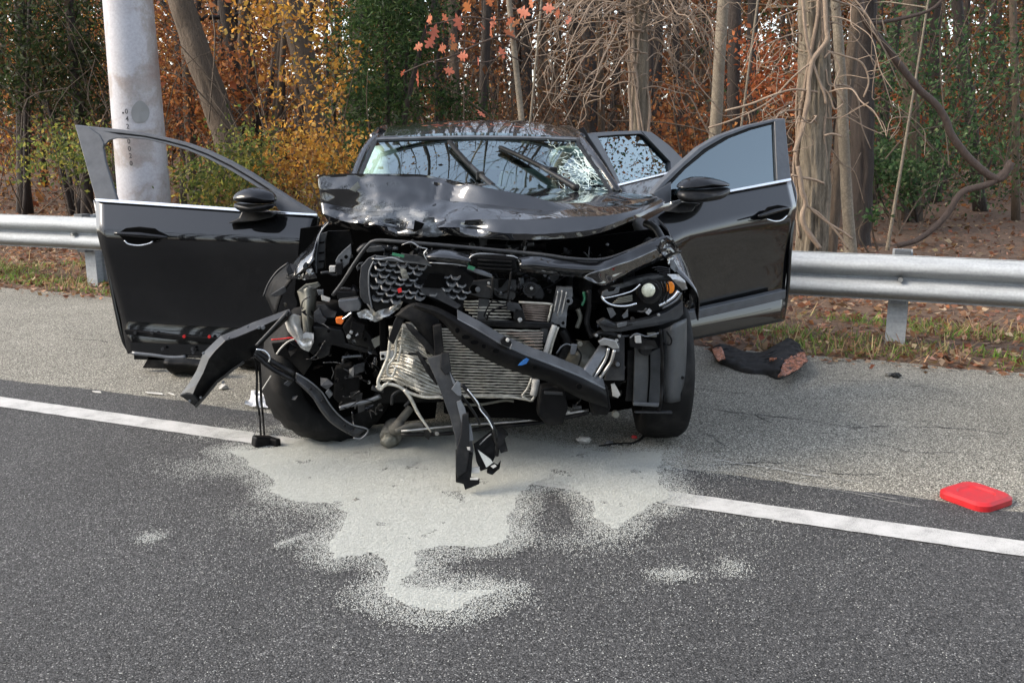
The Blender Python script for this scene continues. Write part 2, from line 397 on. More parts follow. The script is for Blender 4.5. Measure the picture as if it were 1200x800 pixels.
def polem():
    m, nt, bs = mat('mottled_galvanised_pole'); co = obco(nt)
    n1 = N(nt, 'TexNoise', Scale=2.2, Detail=9., Roughness=.6, Distortion=.4); nt.links.new(co, n1.inputs['Vector'])
    n2 = N(nt, 'TexNoise', Scale=45., Detail=5., Roughness=.7); nt.links.new(co, n2.inputs['Vector'])
    c = ramp(nt, n1.outputs['Fac'], [(.34, (.25, .20, .185)), (.47, (.30, .275, .265)), (.53, (.38, .37, .39)), (.68, (.41, .41, .44))]).outputs[0]
    g = ramp(nt, n2.outputs['Fac'], [(.3, (.84,)*3), (.7, (1.12,)*3)]).outputs[0]
    c = mixc(nt, 1., c, g, 'MULTIPLY'); nt.links.new(c, bs.inputs['Base Color'])
    bs.inputs['Metallic'].default_value = .2; bs.inputs['Roughness'].default_value = .5
    return m
M['pole'] = polem()
def camo():
    m, nt, bs = mat('orange_camouflage_lining'); co = obco(nt)
    n1 = N(nt, 'TexNoise', Scale=34., Detail=3., Distortion=1.6); nt.links.new(co, n1.inputs['Vector'])
    r = ramp(nt, n1.outputs['Fac'], [(.0, (.03, .02, .015)), (.44, (.22, .075, .03)), (.52, (.42, .15, .07)), (.58, (.48, .28, .24)), (.63, (.06, .035, .025))])
    r.color_ramp.interpolation = 'CONSTANT'; nt.links.new(r.outputs[0], bs.inputs['Base Color']); bs.inputs['Roughness'].default_value = .7
    return m
M['camo'] = camo()

# ------------------------------------------------------------------ ground
def band(name, s0, s1, dz, m, t0=-120, t1=120, step=.5, js0=0, js1=0, ns=1, extra=None, fine=None):
    ts = []
    t = t0
    while t < t1:
        ts.append(t); t += (fine or step) if -6 < t < 14 else step*8
    ts.append(t1)
    V = []; F = []; K = ns+1
    for t in ts:
        a = s0 + (js0*mnoise.noise((t*2.3, 1.7, s0))*1.2+js0*.6*mnoise.noise((t*9, 4.7, s0)) if js0 else 0)
        b = s1 + (js1*mnoise.noise((t*2.1, 7.7, s1))*1.2+js1*.6*mnoise.noise((t*11, 2.7, s1)) if js1 else 0)
        for k in range(K):
            s = a+(b-a)*k/ns; p = XY(t, s); p.z = gz_s(s)+dz + (extra(t, s) if extra else 0); V.append(p)
    for i in range(len(ts)-1):
        for k in range(ns): F.append([i*K+k, i*K+k+1, (i+1)*K+k+1, (i+1)*K+k])
    return tag(mesh(name, V, F, m), kind='structure')
EDGE = S_of(G(1127, 428)); EDGE_L = S_of(G(100, 346))
ROADEDGE = (S_of(G(1000, 572))+S_of(G(130, 462)))/2
RAIL_A = G(1048, 405); RAIL_S = S_of(RAIL_A)
print('EDGE', EDGE, EDGE_L, 'roadedge', ROADEDGE, 'rail s', RAIL_S, 'left post', S_of(G(120, 325)))
SHE = (EDGE+EDGE_L)/2
band('road', -26, ROADEDGE, 0, M['road'], js1=.035, fine=.06, ns=2)
band('shoulder', ROADEDGE-.25, SHE, -.004, M['shoulder'], js1=.06, fine=.08, ns=12)
band('opposite_verge', -160, -25.5, -.02, M['litter'], step=4)
def fl(t, s): return .05*mnoise.noise((t*.6, s*.6, 3)) + .02*mnoise.noise((t*2.6, s*2.6, 9)) if s > SHE+.3 else 0
def floor_ground():
    ss = [SHE-.25, SHE-.05, SHE+.08]+list(np.arange(SHE+.4, 30, .4))+[32, 38, 50, 80, 150, 400]
    ts = [-400, -150, -80, -40]+list(np.arange(-24, 40, .4))+[45, 60, 100, 200, 400]
    V = []; F = []; n = len(ss)
    for t in ts:
        for s in ss:
            p = XY(t, s); p.z = gz_s(s)+(-.02 if s < SHE else 0)+fl(t, s); V.append(p)
    for i in range(len(ts)-1):
        for k in range(n-1): F.append([i*n+k, i*n+k+1, (i+1)*n+k+1, (i+1)*n+k])
    return tag(mesh('forest_floor', V, F, M['litter'], smooth=True), kind='structure')
floor_ground()
# edge line: a raised painted strip
for nm, ta, tb in (('road_marking', -60, 60),):
    ts = list(np.arange(-8, 12, .05)); ts = [-60, -30]+ts+[30, 60]
    V = []; F = []
    for i, t in enumerate(ts):
        for s in (-.07+.006*mnoise.noise((t*14, 0, 0)), .07+.006*mnoise.noise((t*14, 5, 0))):
            p = XY(t, s); p.z = .004; V.append(p)
    for i in range(len(ts)-1): F.append([2*i, 2*i+1, 2*i+3, 2*i+2])
    tag(mesh('road_marking', V, F, M['line']), kind='structure')
# cracks in the shoulder: thin dark ribbons laid along them
M['crack_dark'] = simple('dark_crack', (.035, .033, .03), .9)
def ribbon(name, pl, m, w0, w1, jit, dz, dash=0.):
    pp = [G(*q) for q in pl]; pts = []
    for a, b in zip(pp[:-1], pp[1:]):
        n = max(3, int((b-a).length/.03))
        for k in range(n):
            q = a.lerp(b, k/n); j = jit*(mnoise.noise((q.x*6, q.y*6, 0))+.45*mnoise.noise((q.x*30, q.y*30, 2))); pts.append(q+N_*j)
    V = []; F = []
    for q in pts:
        w = w0+w1*abs(mnoise.noise((q.x*9, q.y*9, 5)))
        for s in (-1, 1):
            r_ = q+N_*w*s; r_.z = gz_s(S_of(r_))+dz; V.append(r_)
    for i in range(len(pts)-1):
        if not dash or mnoise.noise((pts[i].x*7, pts[i].y*7, 8)) > dash: F.append([2*i, 2*i+1, 2*i+3, 2*i+2])
    if F: tag(mesh(name, V, F, m), kind='structure')
for pl_ in ([(812, 476), (860, 482), (905, 488), (950, 492), (1010, 500), (1060, 497), (1127, 502), (1190, 508)],
           [(815, 500), (850, 520), (870, 505), (880, 488)], [(880, 460), (890, 472), (886, 486), (910, 496)], [(930, 440), (1000, 446), (1060, 448), (1127, 462)],
           [(830, 545), (900, 540), (960, 548), (1040, 556)], [(73, 428), (110, 424), (150, 416)], [(80, 458), (130, 448), (165, 442), (200, 438)], [(240, 462), (270, 450), (300, 442)], [(73, 395), (110, 398), (140, 402)], [(1000, 500), (1020, 520), (1060, 528), (1127, 530)], [(820, 455), (870, 460), (930, 462)]):
    ribbon('pavement_crack', pl_, M['crack_dark'], .0012, .008, .05, -.001, -.45)
M['scuff'] = simple('pale_scrape_dust', (.34, .33, .30), .95, vary=.3, scale=90)
for pl_ in ([(830, 538), (880, 545), (960, 558), (1020, 568)], [(800, 548), (860, 552), (930, 566), (1010, 580), (1090, 596)], [(900, 560), (980, 572), (1060, 586)]):
    ribbon('scrape_mark', pl_, M['scuff'], .001, .006, .02, .004, .0)
# ------------------------------------------------------------------ guardrail
gr = empty('guardrail', RAIL_A)
tag(gr, 'galvanised corrugated steel guardrail on posts behind the wrecked car', 'guardrail')
def loc(p): return Vector(p)-Vector(RAIL_A)
RT = T_of(RAIL_A)
rail_top_z = atD(1048, 297, RAIL_A.y-.1).z
RH = rail_top_z - RAIL_A.z
prof = [(0, .0), (.0, -.012), (-.055, -.04), (-.08, -.065), (-.08, -.095), (-.055, -.12), (0, -.145), (.0, -.167), (-.055, -.19), (-.08, -.215), (-.08, -.245), (-.055, -.27), (0, -.298), (0, -.312)]
prof = [tuple(p) for p in spline([(a, b, 0) for a, b in prof], 3)]
def rail_piece(t0, t1, ds):
    V = []; F = []; ts = np.arange(t0, t1+.01, .5); n = len(prof)
    for t in ts:
        wz = .012*mnoise.noise((t*.5, 3, 0))
        for a, b, _ in prof:
            p = XY(t, RAIL_S-.19+a+ds); p.z = gz_s(RAIL_S)+RH+b+wz; V.append(loc(p))
    for i in range(len(ts)-1):
        for k in range(n-1): F.append([i*n+k, i*n+k+1, (i+1)*n+k+1, (i+1)*n+k])
    o = mesh('rail_beam', V, F, M['galv'], gr, True); m = o.modifiers.new('s', 'SOLIDIFY'); m.thickness = .004
    return o
rail_piece(RT-30, RT-3.7, 0); rail_piece(RT-4.0, RT+12, -.006)
pm = None
tl = T_of(G(137, 330))
def px_of(p): return 600+FPX*p.x/((p.y)*math.cos(PITCH)-(p.z-HC)*math.sin(PITCH))
TLP = min(np.arange(RT-12, RT-3, .01), key=lambda t: abs(px_of(XY(t, RAIL_S)+Vector((0, 0, .3)))-112))
for i, t in enumerate([RT+7.62, RT+3.81, RT, RT-3.81]+[TLP-3.81*k for k in range(4)]):
    if i == 0 or True:
        p = XY(t, RAIL_S); p.z = gz_s(RAIL_S); q = loc(p)
        if pm is None:
            ax, ay = E_, N_
            Mr = Matrix((E_, N_, Vector((0, 0, 1)))).transposed()
            parts = [boxvf((0, 0, RH/2-.2), (.12, .007, RH+.45), Mr), boxvf(N_*.075, (.007, .15, .01), Mr)]
            parts = [boxvf(N_*-.075+Vector((0, 0, RH/2-.2)), (.13, .008, RH+.42), Mr), boxvf(N_*.075+Vector((0, 0, RH/2-.2)), (.13, .008, RH+.42), Mr), boxvf(Vector((0, 0, RH/2-.2)), (.007, .142, RH+.42), Mr)]
            po = multi('post', parts, M['galv'], gr); pm = po.data
            bo = multi('blockout', [boxvf(N_*-.13+Vector((0, 0, RH-.155)), (.10, .10, .36), Mr)], M['greyl'], gr); bmz = bo.data; bevel(bo, .004)
            bt = multi('bolt', [discvf(N_*-.275+Vector((0, 0, RH-.157)), -N_, .016, 10, .06)], M['steel'], gr); btm = bt.data
        else:
            po = link('post', pm, None, gr); bo = link('blockout', bmz, None, gr); bt = link('bolt', btm, None, gr)
        for o in (po, bo, bt): o.location = q
# ------------------------------------------------------------------ steel pole with stencilled number
PD = 9.6
def pole():
    a = atD(170, 240, PD); base = Vector((a.x, PD, gzp(a.x, PD)))
    o = empty('steel_pole', base); tag(o, 'thick mottled galvanised steel pole with stencilled numbers behind the open door', 'pole')
    w0 = (atD(199, 230, PD)-atD(140, 230, PD)).x/2; w1 = (atD(182, 0, PD)-atD(118, 0, PD)).x/2
    z0 = a.z-base.z; z1 = atD(150, 0, PD).z-base.z
    xt = (atD(150, 0, PD)-atD(170, 240, PD)).x*.0
    k = (w1-w0)/(z1-z0)
    zs = np.linspace(-.1, 9, 30)
    pts = [(0, 0, z) for z in zs]; rr = [max(.12, w0-.012*(z-z0)) for z in zs]
    sh = mesh('shaft', *tubevf(pts, rr, 40), M['pole'], o, True)
    mesh('base_flange', *tubevf([(0, 0, -.05), (0, 0, .04)], w0*1.6, 24), M['galv'], o, False)
    st = mesh('stain', *discvf((0, 0, 0), (0, -1, 0), .05, 20, .002, .07), M['greyp'], o); 
    rng_ = w0
    def on(px, py, off=.004):
        q = atD(px, py, PD-rng_*.98)-base; x = q.x; r_ = w0
        return Vector((x, -math.sqrt(max(0, r_*r_-x*x))-off, q.z))
    bpy.data.objects.remove(st)
    V = []; F = []
    c = (163, 132)
    pts = [on(c[0]+9*math.cos(t), c[1]+13*math.sin(t)*(1+.08*math.sin(3*t)), .0015) for t in np.linspace(0, 2*math.pi, 28, endpoint=False)]
    m, nt, bs = mat('grey_smudge'); bs.inputs['Base Color'].default_value = (.21, .21, .205, 1); bs.inputs['Roughness'].default_value = .5
    V = [on(c[0], c[1], .0015)]+pts; F = [[0, 1+i, 1+(i+1) % 28] for i in range(28)]
    mesh('smudge', V, F, m, o)
    for ch, px, py in (('0', 148.5, 131), ('4', 149.3, 139.8), ('2', 150, 148.6), ('1', 150.6, 157.3), ('0', 151.3, 166), ('0', 152, 174.6), ('2', 153.2, 183), ('0', 154, 191.7)):
        cu = bpy.data.curves.new('numeral', 'FONT'); cu.body = ch; cu.size = .062; cu.extrude = .0008; cu.align_x = 'CENTER'; cu.align_y = 'CENTER'; cu.offset = .0006
        t0_ = bpy.data.objects.new('numeral_curve', cu); COL.objects.link(t0_); dg = bpy.context.evaluated_depsgraph_get()
        me = bpy.data.meshes.new_from_object(t0_.evaluated_get(dg)); bpy.data.objects.remove(t0_); bpy.data.curves.remove(cu)
        t = link('numeral', me, M['char'], o)
        q = on(px, py, .003); t.location = q; t.rotation_euler = (R(90), 0, math.atan2(q.x, -q.y)); t.scale = (.95, 1.05, 1)
    dq = on(144.4, 132.5, .003); mesh('rivet', *discvf(dq, (0, -1, 0), .009, 12, .004), M['char'], o)
pole()

# ================================================================== THE WRECKED CAR
# local frame: x = towards the picture's right, y = u = backwards along the car from the front axle, z = up
CA = Vector((-.07, 4.35, 0)); YAW = R(-4)
car = empty('wrecked_car', CA, -YAW)
tag(car, 'black crossover with crushed front end, buckled hood and open doors', 'car')
CB = Vector((math.sin(YAW), math.cos(YAW), 0)); CV = Vector((math.cos(YAW), -math.sin(YAW), 0))
def toL(p): q = Vector(p)-CA; return Vector((q.dot(CV), q.dot(CB), q.z))
CAML = toL((0, 0, HC))
def rayL(px, py): d = ray(px, py); return Vector((d.dot(CV), d.dot(CB), d.z))
def Q(px, py, u):                         # pixel -> point on the cross plane y=u of the car
    d = rayL(px, py); t = (u-CAML.y)/d.y
    return CAML+d*t
def GL(px, py, dz=0):
    q = toL(G(px, py)); q.z += dz; return q
def PQ(px, py, p0, n):                    # pixel -> point on a plane
    d = rayL(px, py); n = Vector(n); t = (Vector(p0)-CAML).dot(n)/d.dot(n)
    return CAML+d*t
def uf(u, pts):
    """per-point depth: number, (u0,u1) from the first x to the last x, or a list"""
    if isinstance(u, (int, float)): return [u]*len(pts)
    if isinstance(u, tuple):
        xs = [p[0] for p in pts]; a, b = min(xs), max(xs)
        return [u[0]+(u[1]-u[0])*(x-a)/max(1e-6, b-a) for x in xs]
    return u
def pl(name, pts, u, m, t=.008, parent=None, bw=.0025, crumple=0., cell=.03):
    us = uf(u, pts); V = [Q(x, y, d) for (x, y), d in zip(pts, us)]
    V, F = prism(V, (0, t, 0))
    o = mesh(name, V, F, M[m], parent or car)
    if crumple:
        bm = bmesh.new(); bm.from_mesh(o.data); bmesh.ops.triangulate(bm, faces=bm.faces)
        for _ in range(5):
            ed = [e for e in bm.edges if e.calc_length() > cell]
            if not ed: break
            bmesh.ops.subdivide_edges(bm, edges=ed, cuts=1); bmesh.ops.triangulate(bm, faces=bm.faces)
        for v in bm.verts:
            q = v.co; v.co.y += crumple*(mnoise.noise(q*14+Vector((us[0]*50, 0, 0)))*1.2+.6*mnoise.noise(q*38)); v.co.x += crumple*.4*mnoise.noise(q*17+Vector((9, 9, 9))); v.co.z += crumple*.4*mnoise.noise(q*17+Vector((3, 19, 5)))
        bm.to_mesh(o.data); bm.free()
    elif bw: bevel(o, bw, 2)
    return o
def tb(name, pts, u, r, m, parent=None, seg=8, k=6, sm=True, flat=1.):
    us = uf(u, pts); return tube(name, [Q(x, y, d) for (x, y), d in zip(pts, us)], r, M[m], parent or car, seg, sm, k, flat)
def ds(name, px, py, u, rpx, m, parent=None, t=.01, seg=18, ry=None, nrm=(0, -1, .05)):
    c = Q(px, py, u); s = (c-CAML).length/FPX
    o = mesh(name, *discvf(c, nrm, rpx*s, seg, t, ry*s if ry else None), M[m], parent or car); bevel(o, .002); return o

# ---------------------------------------------------------- roof, windscreen, pillars, cabin
U_H = 1.42
hdr = [(438, 162), (500, 160), (559, 159), (620, 160), (681, 162)]
mid = [(444, 153), (502, 148.5), (559, 147), (620, 148.2), (675, 155.5)]
crn = [(452, 148.5), (505, 142.8), (559, 140.8), (620, 142), (667, 151)]
rows = [[Q(*p, U_H) for p in hdr], [Q(*p, 1.72) for p in mid], [Q(*p, 2.1) for p in crn]]
zc = rows[2][2].z
rows.append([Vector((x*1.0, 2.7, zc-.03-abs(x)**3*.1)) for x in (-.56, -.3, 0, .3, .56)]); rows.append([Vector((x, 3.05, zc-.12)) for x in (-.52, -.28, 0, .28, .52)])
face_to(sheet('roof', rows, M['paint'], car, 5, .02), Vector((0, 2, 9)))
UW = .70
g_bl, g_br, g_tl, g_tr = Q(408, 222, UW), Q(724, 226, UW), Q(440, 163, U_H-.02), Q(680, 163, U_H-.02)
gn = (g_br-g_tl).cross(g_tr-g_bl).normalized()
if gn.y > 0: gn = -gn
gp0 = (g_bl+g_br+g_tl+g_tr)/4
low = .09
def wrow(a, b, bow):
    return [a.lerp(b, t)+gn*(bow*(1-(2*t-1)**2)) for t in (0, .25, .5, .75, 1)]
dn = (g_bl-g_tl).normalized()*low
ws = sheet('windscreen', [wrow(g_bl+dn, g_br+dn, .05), wrow(g_bl.lerp(g_tl, .5), g_br.lerp(g_tr, .5), .055), wrow(g_tl, g_tr, .04)], M['glass'], car, 5, 0, recalc=True); face_to(ws)
def Wp(px, py, off=0.): return PQ(px, py, gp0+gn*(.045+off), gn)
for side, out in ((-1, [(406, 218), (412, 202), (423, 176), (436, 160)]), (1, [(729, 226), (707, 193), (689, 168), (683, 161)])):
    us = [UW, .88, 1.18, U_H]
    tube('a_pillar', [Q(*p, u)+Vector((-.02*side, .02, -.005)) for p, u in zip(out, us)], [.028, .026, .024, .026], M['paint'], car, 8)
    inn = [(p[0]+(9 if side < 0 else -9)*(1 if i < 3 else .4), p[1]+1) for i, p in enumerate(out)]
    strip('windscreen_seal', [Wp(*p, .012) for p in inn], [Wp(p[0]+(4 if side < 0 else -4), p[1], .012) for p in inn], gn*-.01, M['plastic'], car)
strip('header_trim', [Wp(*p, .012) for p in ((440, 161.5), (500, 159.5), (559, 158.6), (620, 159.5), (680, 161.5))], [Wp(*p, .012) for p in ((441, 163.5), (500, 161.4), (559, 160.5), (620, 161.4), (679, 163.5))], gn*-.012, M['greyl'], car)
sheet('frit_band', [[Wp(*p, -.004) for p in ((443, 164), (500, 162), (559, 161), (620, 162), (677, 164))], [Wp(*p, -.004) for p in ((442, 167), (500, 165), (559, 164), (620, 165), (680, 167))]], M['plastic_m'], car, 4, .002)
# cabin behind the glass
box('dashboard', (0, .98, .86), (1.36, .5, .22), M['seat'], car, None, .05)
box('cowl', (0, .62, .86), (1.42, .24, .05), M['plastic'], car, (R(8), 0, 0), .02)
box('cabin_floor', (0, 1.9, .30), (1.5, 2.2, .06), M['seat'], car)
for x in (-.36, .36):
    s = empty('front_seat', (0, 0, 0)); s.parent = car
    box('cushion', (x, 1.55, .58), (.5, .5, .18), M['seat'], s, (R(8), 0, 0), .06)
    box('seat_back', (x, 1.88, .9), (.48, .16, .62), M['seat'], s, (R(-14), 0, 0), .06)
    box('headrest', (x, 1.97, 1.24), (.27, .10, .18), M['seat'], s, (R(-10), 0, 0), .04)
box('rear_seat', (0, 2.62, .86), (1.25, .2, .7), M['seat'], car, (R(-15), 0, 0), .06)
mesh('steering_wheel', *tubevf([Vector((.38+.185*math.cos(t), 1.2+.07*math.sin(t), .93+.17*math.sin(t))) for t in np.linspace(0, 2*math.pi, 26)], .016, 8), M['plastic'], car, True)
def blob(name, c, s, m, parent, amp=.15, seed=0):
    bm = bmesh.new(); bmesh.ops.create_icosphere(bm, subdivisions=4, radius=1)
    for v in bm.verts:
        n = mnoise.noise(v.co*1.6+Vector((seed, 0, 0)))+.5*mnoise.noise(v.co*4+Vector((0, seed, 0)))
        q = v.co*(1+amp*n); v.co = Vector((q.x*s[0], q.y*s[1], q.z*s[2]))+Vector(c)
    me = bpy.data.meshes.new(name); bm.to_mesh(me); bm.free(); me.polygons.foreach_set('use_smooth', [True]*len(me.polygons))
    return link(name, me, M[m], parent)
def drape(name, rows, amp=.02, seed=0.):
    sheet(name, rows, M['bag'], car, 6, .004, lambda v: v+Vector((.3, -1, .3))*(amp*mnoise.noise(v*7+Vector((seed, 0, 0)))+amp*.5*abs(mnoise.noise(v*16+Vector((0, seed, 0))))))
drape('curtain_airbag', [[Q(434, 172, 1.55), Q(446, 170, 1.5), Q(458, 169, 1.5)], [Q(427, 190, 1.5), Q(447, 186, 1.35), Q(468, 184, 1.4)], [Q(422, 206, 1.4), Q(446, 205, 1.25), Q(474, 203, 1.35)], [Q(420, 222, 1.3), Q(444, 222, 1.2), Q(474, 222, 1.3)]], .03, 2)
drape('curtain_airbag', [[Q(634, 170, 1.6), Q(652, 169, 1.5), Q(678, 172, 1.5)], [Q(640, 184, 1.5), Q(664, 182, 1.3), Q(690, 184, 1.4)], [Q(650, 199, 1.4), Q(676, 198, 1.15), Q(702, 200, 1.3)], [Q(660, 216, 1.3), Q(688, 215, 1.1), Q(714, 218, 1.2)]], .035, 7)
drape('deployed_airbag', [[Q(672, 186, 1.25), Q(686, 184, 1.12), Q(700, 190, 1.15)], [Q(674, 198, 1.15), Q(690, 196, 1.0), Q(706, 202, 1.05)], [Q(682, 214, 1.1), Q(696, 212, .98), Q(716, 220, 1.0)]], .03, 11)
drape('deployed_airbag', [[Q(588, 200, 1.3), Q(616, 196, 1.15), Q(640, 202, 1.3)], [Q(584, 212, 1.2), Q(616, 210, 1.05), Q(650, 214, 1.2)], [Q(580, 226, 1.15), Q(616, 226, 1.0), Q(656, 228, 1.15)]], .03, 15)
# stickers on the inside of the glass
def wpoly(name, pts, off, m, t=.001):
    V, F = prism([Wp(x, y, off) for x, y in pts], -gn*t); return mesh(name, V, F, M[m], car)
wpoly('windscreen_sticker', [(553, 187), (594, 185), (597, 193), (596, 199), (553, 198)], .004, 'tealp')
wpoly('windscreen_sticker', [(560, 187.5), (568, 187.2), (568, 191), (560, 191.2)], .008, 'ylw')
wpoly('windscreen_sticker', [(577, 188.5), (587, 188.2), (587, 191.5), (577, 191.8)], .008, 'greyp')
# crazed glass: fine raised cracks radiating from the strike, joined (too fine to pick apart)
cr = []
c0 = (688, 200)
for i in range(34):
    a = i/34*2*math.pi+random.uniform(-.1, .1); ln = random.uniform(14, 46); pts = []
    for k in range(6):
        r_ = ln*k/5; x = c0[0]+math.cos(a)*r_*1.1+random.uniform(-1.5, 1.5); y = c0[1]+math.sin(a)*r_*.62+random.uniform(-1, 1)
        if 168 < y < 222 and x < 684+(y-163)*.62: pts.append(Wp(x, y, .006))
    if len(pts) > 1: cr.append(tubevf(pts, .0011, 4))
for rr_ in (7, 13, 20, 28):
    for a0 in np.linspace(0, 6.28, 18):
        pts = []
        for a in np.linspace(a0, a0+.3, 3):
            x = c0[0]+math.cos(a)*rr_*1.1*random.uniform(.9, 1.1); y = c0[1]+math.sin(a)*rr_*.62*random.uniform(.9, 1.1)
            if 168 < y < 222 and x < 682+(y-163)*.62: pts.append(Wp(x, y, .006))
        if len(pts) > 2: cr.append(tubevf(pts, .0011, 4))
for i in range(260):
    x, y = random.uniform(632, 722), random.uniform(167, 223)
    if x > 680+(y-163)*.62 or x < 640+(y-167)*.35 or random.random() > .35+.65*math.exp(-((x-690)/26)**2): continue
    pts = [Wp(x, y, .006)]
    for k in range(3): x += random.gauss(0, 3.2); y += random.gauss(0, 2.2); pts.append(Wp(min(x, 680+(y-163)*.62), y, .006))
    cr.append(tubevf(pts, random.uniform(.0006, .0014), 3))
tag(multi('windscreen_cracks', cr, M['crack'], car), kind='stuff')
# wipers stuck upright on the glass
for blade, arm in (([(527, 166), (540, 182), (563, 206)], [(552, 194), (566, 208), (578, 219)]), ([(586, 172.5), (612, 184), (636, 196), (648, 201)], [(634, 196), (655, 208), (676, 221)])):
    w = empty('wiper'); w.parent = car
    tube('blade', [Wp(*p, .03) for p in blade], .016, M['plastic_m'], w, 6, flat=.7)
    tube('rubber_edge', [Wp(p[0]-1, p[1]+1.5, .015) for p in blade], .007, M['rubber'], w, 6)
    tube('arm', [Wp(*p, .05) for p in arm], [.010, .014, .018], M['plastic'], w, 6)
    c = Wp(*blade[-1], .045); box('joint', c, (.045, .03, .045), M['plastic'], w)
tube('mirror_mount', [Wp(566, 164, -.03), Wp(566, 171, -.07)], .03, M['plastic_m'], car)

# ---------------------------------------------------------- body shell behind the doors
UEND = 3.12
def side(sg):
    x = .88*sg
    rows = []
    zs = (.28, .45, .75, .97)
    for u, dx, zt in ((1.62, 0, 1.0), (2.0, 0, 1.01), (2.5, .01, 1.03), (2.9, -.05, 1.04), (UEND, -.16, 1.02)):
        rows.append([Vector((x-sg*.06+sg*dx, u, .24)), Vector((x+sg*dx, u, .45)), Vector((x+sg*(dx+.01), u, .75)), Vector((x+sg*(dx-.04), u, zt))])
    sheet('rear_quarter', rows, M['paint'], car, 4, .02)
    rows = [[Vector((sg*.80, 1.62, 1.0)), Vector((sg*.70, 1.70, 1.25)), Vector((sg*.585, 1.75, zc-.07))], [Vector((sg*.80, 2.3, 1.02)), Vector((sg*.70, 2.3, 1.25)), Vector((sg*.585, 2.3, zc-.05))], [Vector((sg*.76, UEND-.05, 1.02)), Vector((sg*.66, UEND-.12, 1.22)), Vector((sg*.52, 3.02, zc-.13))]]
    sheet('rear_side_window', rows, M['sglass'], car, 3, 0)
    box('sill', (x-sg*.06, 1.05, .26), (.12, 1.35, .14), M['plastic'], car, None, .02)
    rl = [Q(437, 161, U_H), Q(443, 153.5, 1.72), Q(451, 149, 2.1)] if sg < 0 else [Q(682, 161, U_H), Q(676, 156, 1.72), Q(668, 151.5, 2.1)]
    tube('roof_rail', rl+[Vector((rl[-1].x, 2.7, zc-.06)), Vector((sg*.53, 3.02, zc-.13))], .022, M['paint'], car)
    tube('b_pillar', [Vector((x-sg*.04, 1.58, .3)), Vector((x-sg*.04, 1.6, .95)), Vector((sg*.60, 1.72, zc-.07))], .05, M['plastic_m'], car)
    t = tire('rear_wheel', sg*.78, 2.42)
def tire_parts(w, r=.335, wd=.215, rim=.225):
    """a tyre with tread blocks around the local x axis, with a rim of ten spokes"""
    pr = [(-.5, rim/r+.02), (-.52, .80), (-.47, .93), (-.36, .985), (-.12, 1.0), (.12, 1.0), (.36, .985), (.47, .93), (.52, .80), (.5, rim/r+.02), (.40, rim/r-.03), (-.40, rim/r-.03)]
    V = []; F = []; n = 56; k = len(pr)
    for i in range(n):
        a = 2*math.pi*i/n
        for x, q in pr:
            g = 1.0
            if q >= .98 and i % 2 == 0: g = .972
            V.append(Vector((x*wd, math.cos(a)*r*q*g, math.sin(a)*r*q*g)))
    for i in range(n):
        for j in range(k): F.append([i*k+j, i*k+(j+1) % k, ((i+1) % n)*k+(j+1) % k, ((i+1) % n)*k+j])
    t = mesh('tyre', V, F, M['rubber'], w, True)
    parts = []
    for i in range(10):
        a = 2*math.pi*i/10; Mx = Matrix.Rotation(a, 3, 'X')
        for sx in (1, -1): parts.append(boxvf(Mx @ Vector((sx*wd*.3, 0, rim*.52)), (.02, .035, rim*.95), Mx))
    for sx in (1, -1): parts.append(discvf((sx*wd*.36, 0, 0), (sx, 0, 0), .06, 16, .05))
    parts.append(tubevf([Vector((-wd*.42, 0, 0)), Vector((wd*.42, 0, 0))], rim*.98, 32, cap=False))
    multi('rim', parts, M['greyp'], w)
    return w
def tire(name, x, u, z=None, rot=None):
    w = empty(name, (x, u, .335+0 if z is None else z)); w.parent = car; tire_parts(w)
    if rot: w.rotation_euler = rot
    return w
def slope_z(x, u): p = CA+CV*x+CB*u; return gzp(p.x, p.y)
side(-1); side(1)
for o in list(car.children):
    if o.name.startswith('rear_wheel'): o.location.z = .335+slope_z(o.location.x, o.location.y)
box('tailgate', (0, UEND-.02, .72), (1.42, .10, .7), M['paint'], car, (R(-6), 0, 0), .05)
sheet('rear_window', [[Vector((-.62, UEND-.05, 1.03)), Vector((0, UEND-.0, 1.05)), Vector((.62, UEND-.05, 1.03))], [Vector((-.5, 3.03, zc-.13)), Vector((0, 3.08, zc-.12)), Vector((.5, 3.03, zc-.13))]], M['sglass'], car, 4, 0)
box('underbody', (0, 1.7, .30), (1.5, 2.7, .10), M['plastic_m'], car)
box('firewall', (0, .56, .60), (1.55, .06, .74), M['cavity_shade'], car)
box('subframe', (0, .15, .26), (1.1, .5, .10), M['plastic_m'], car)

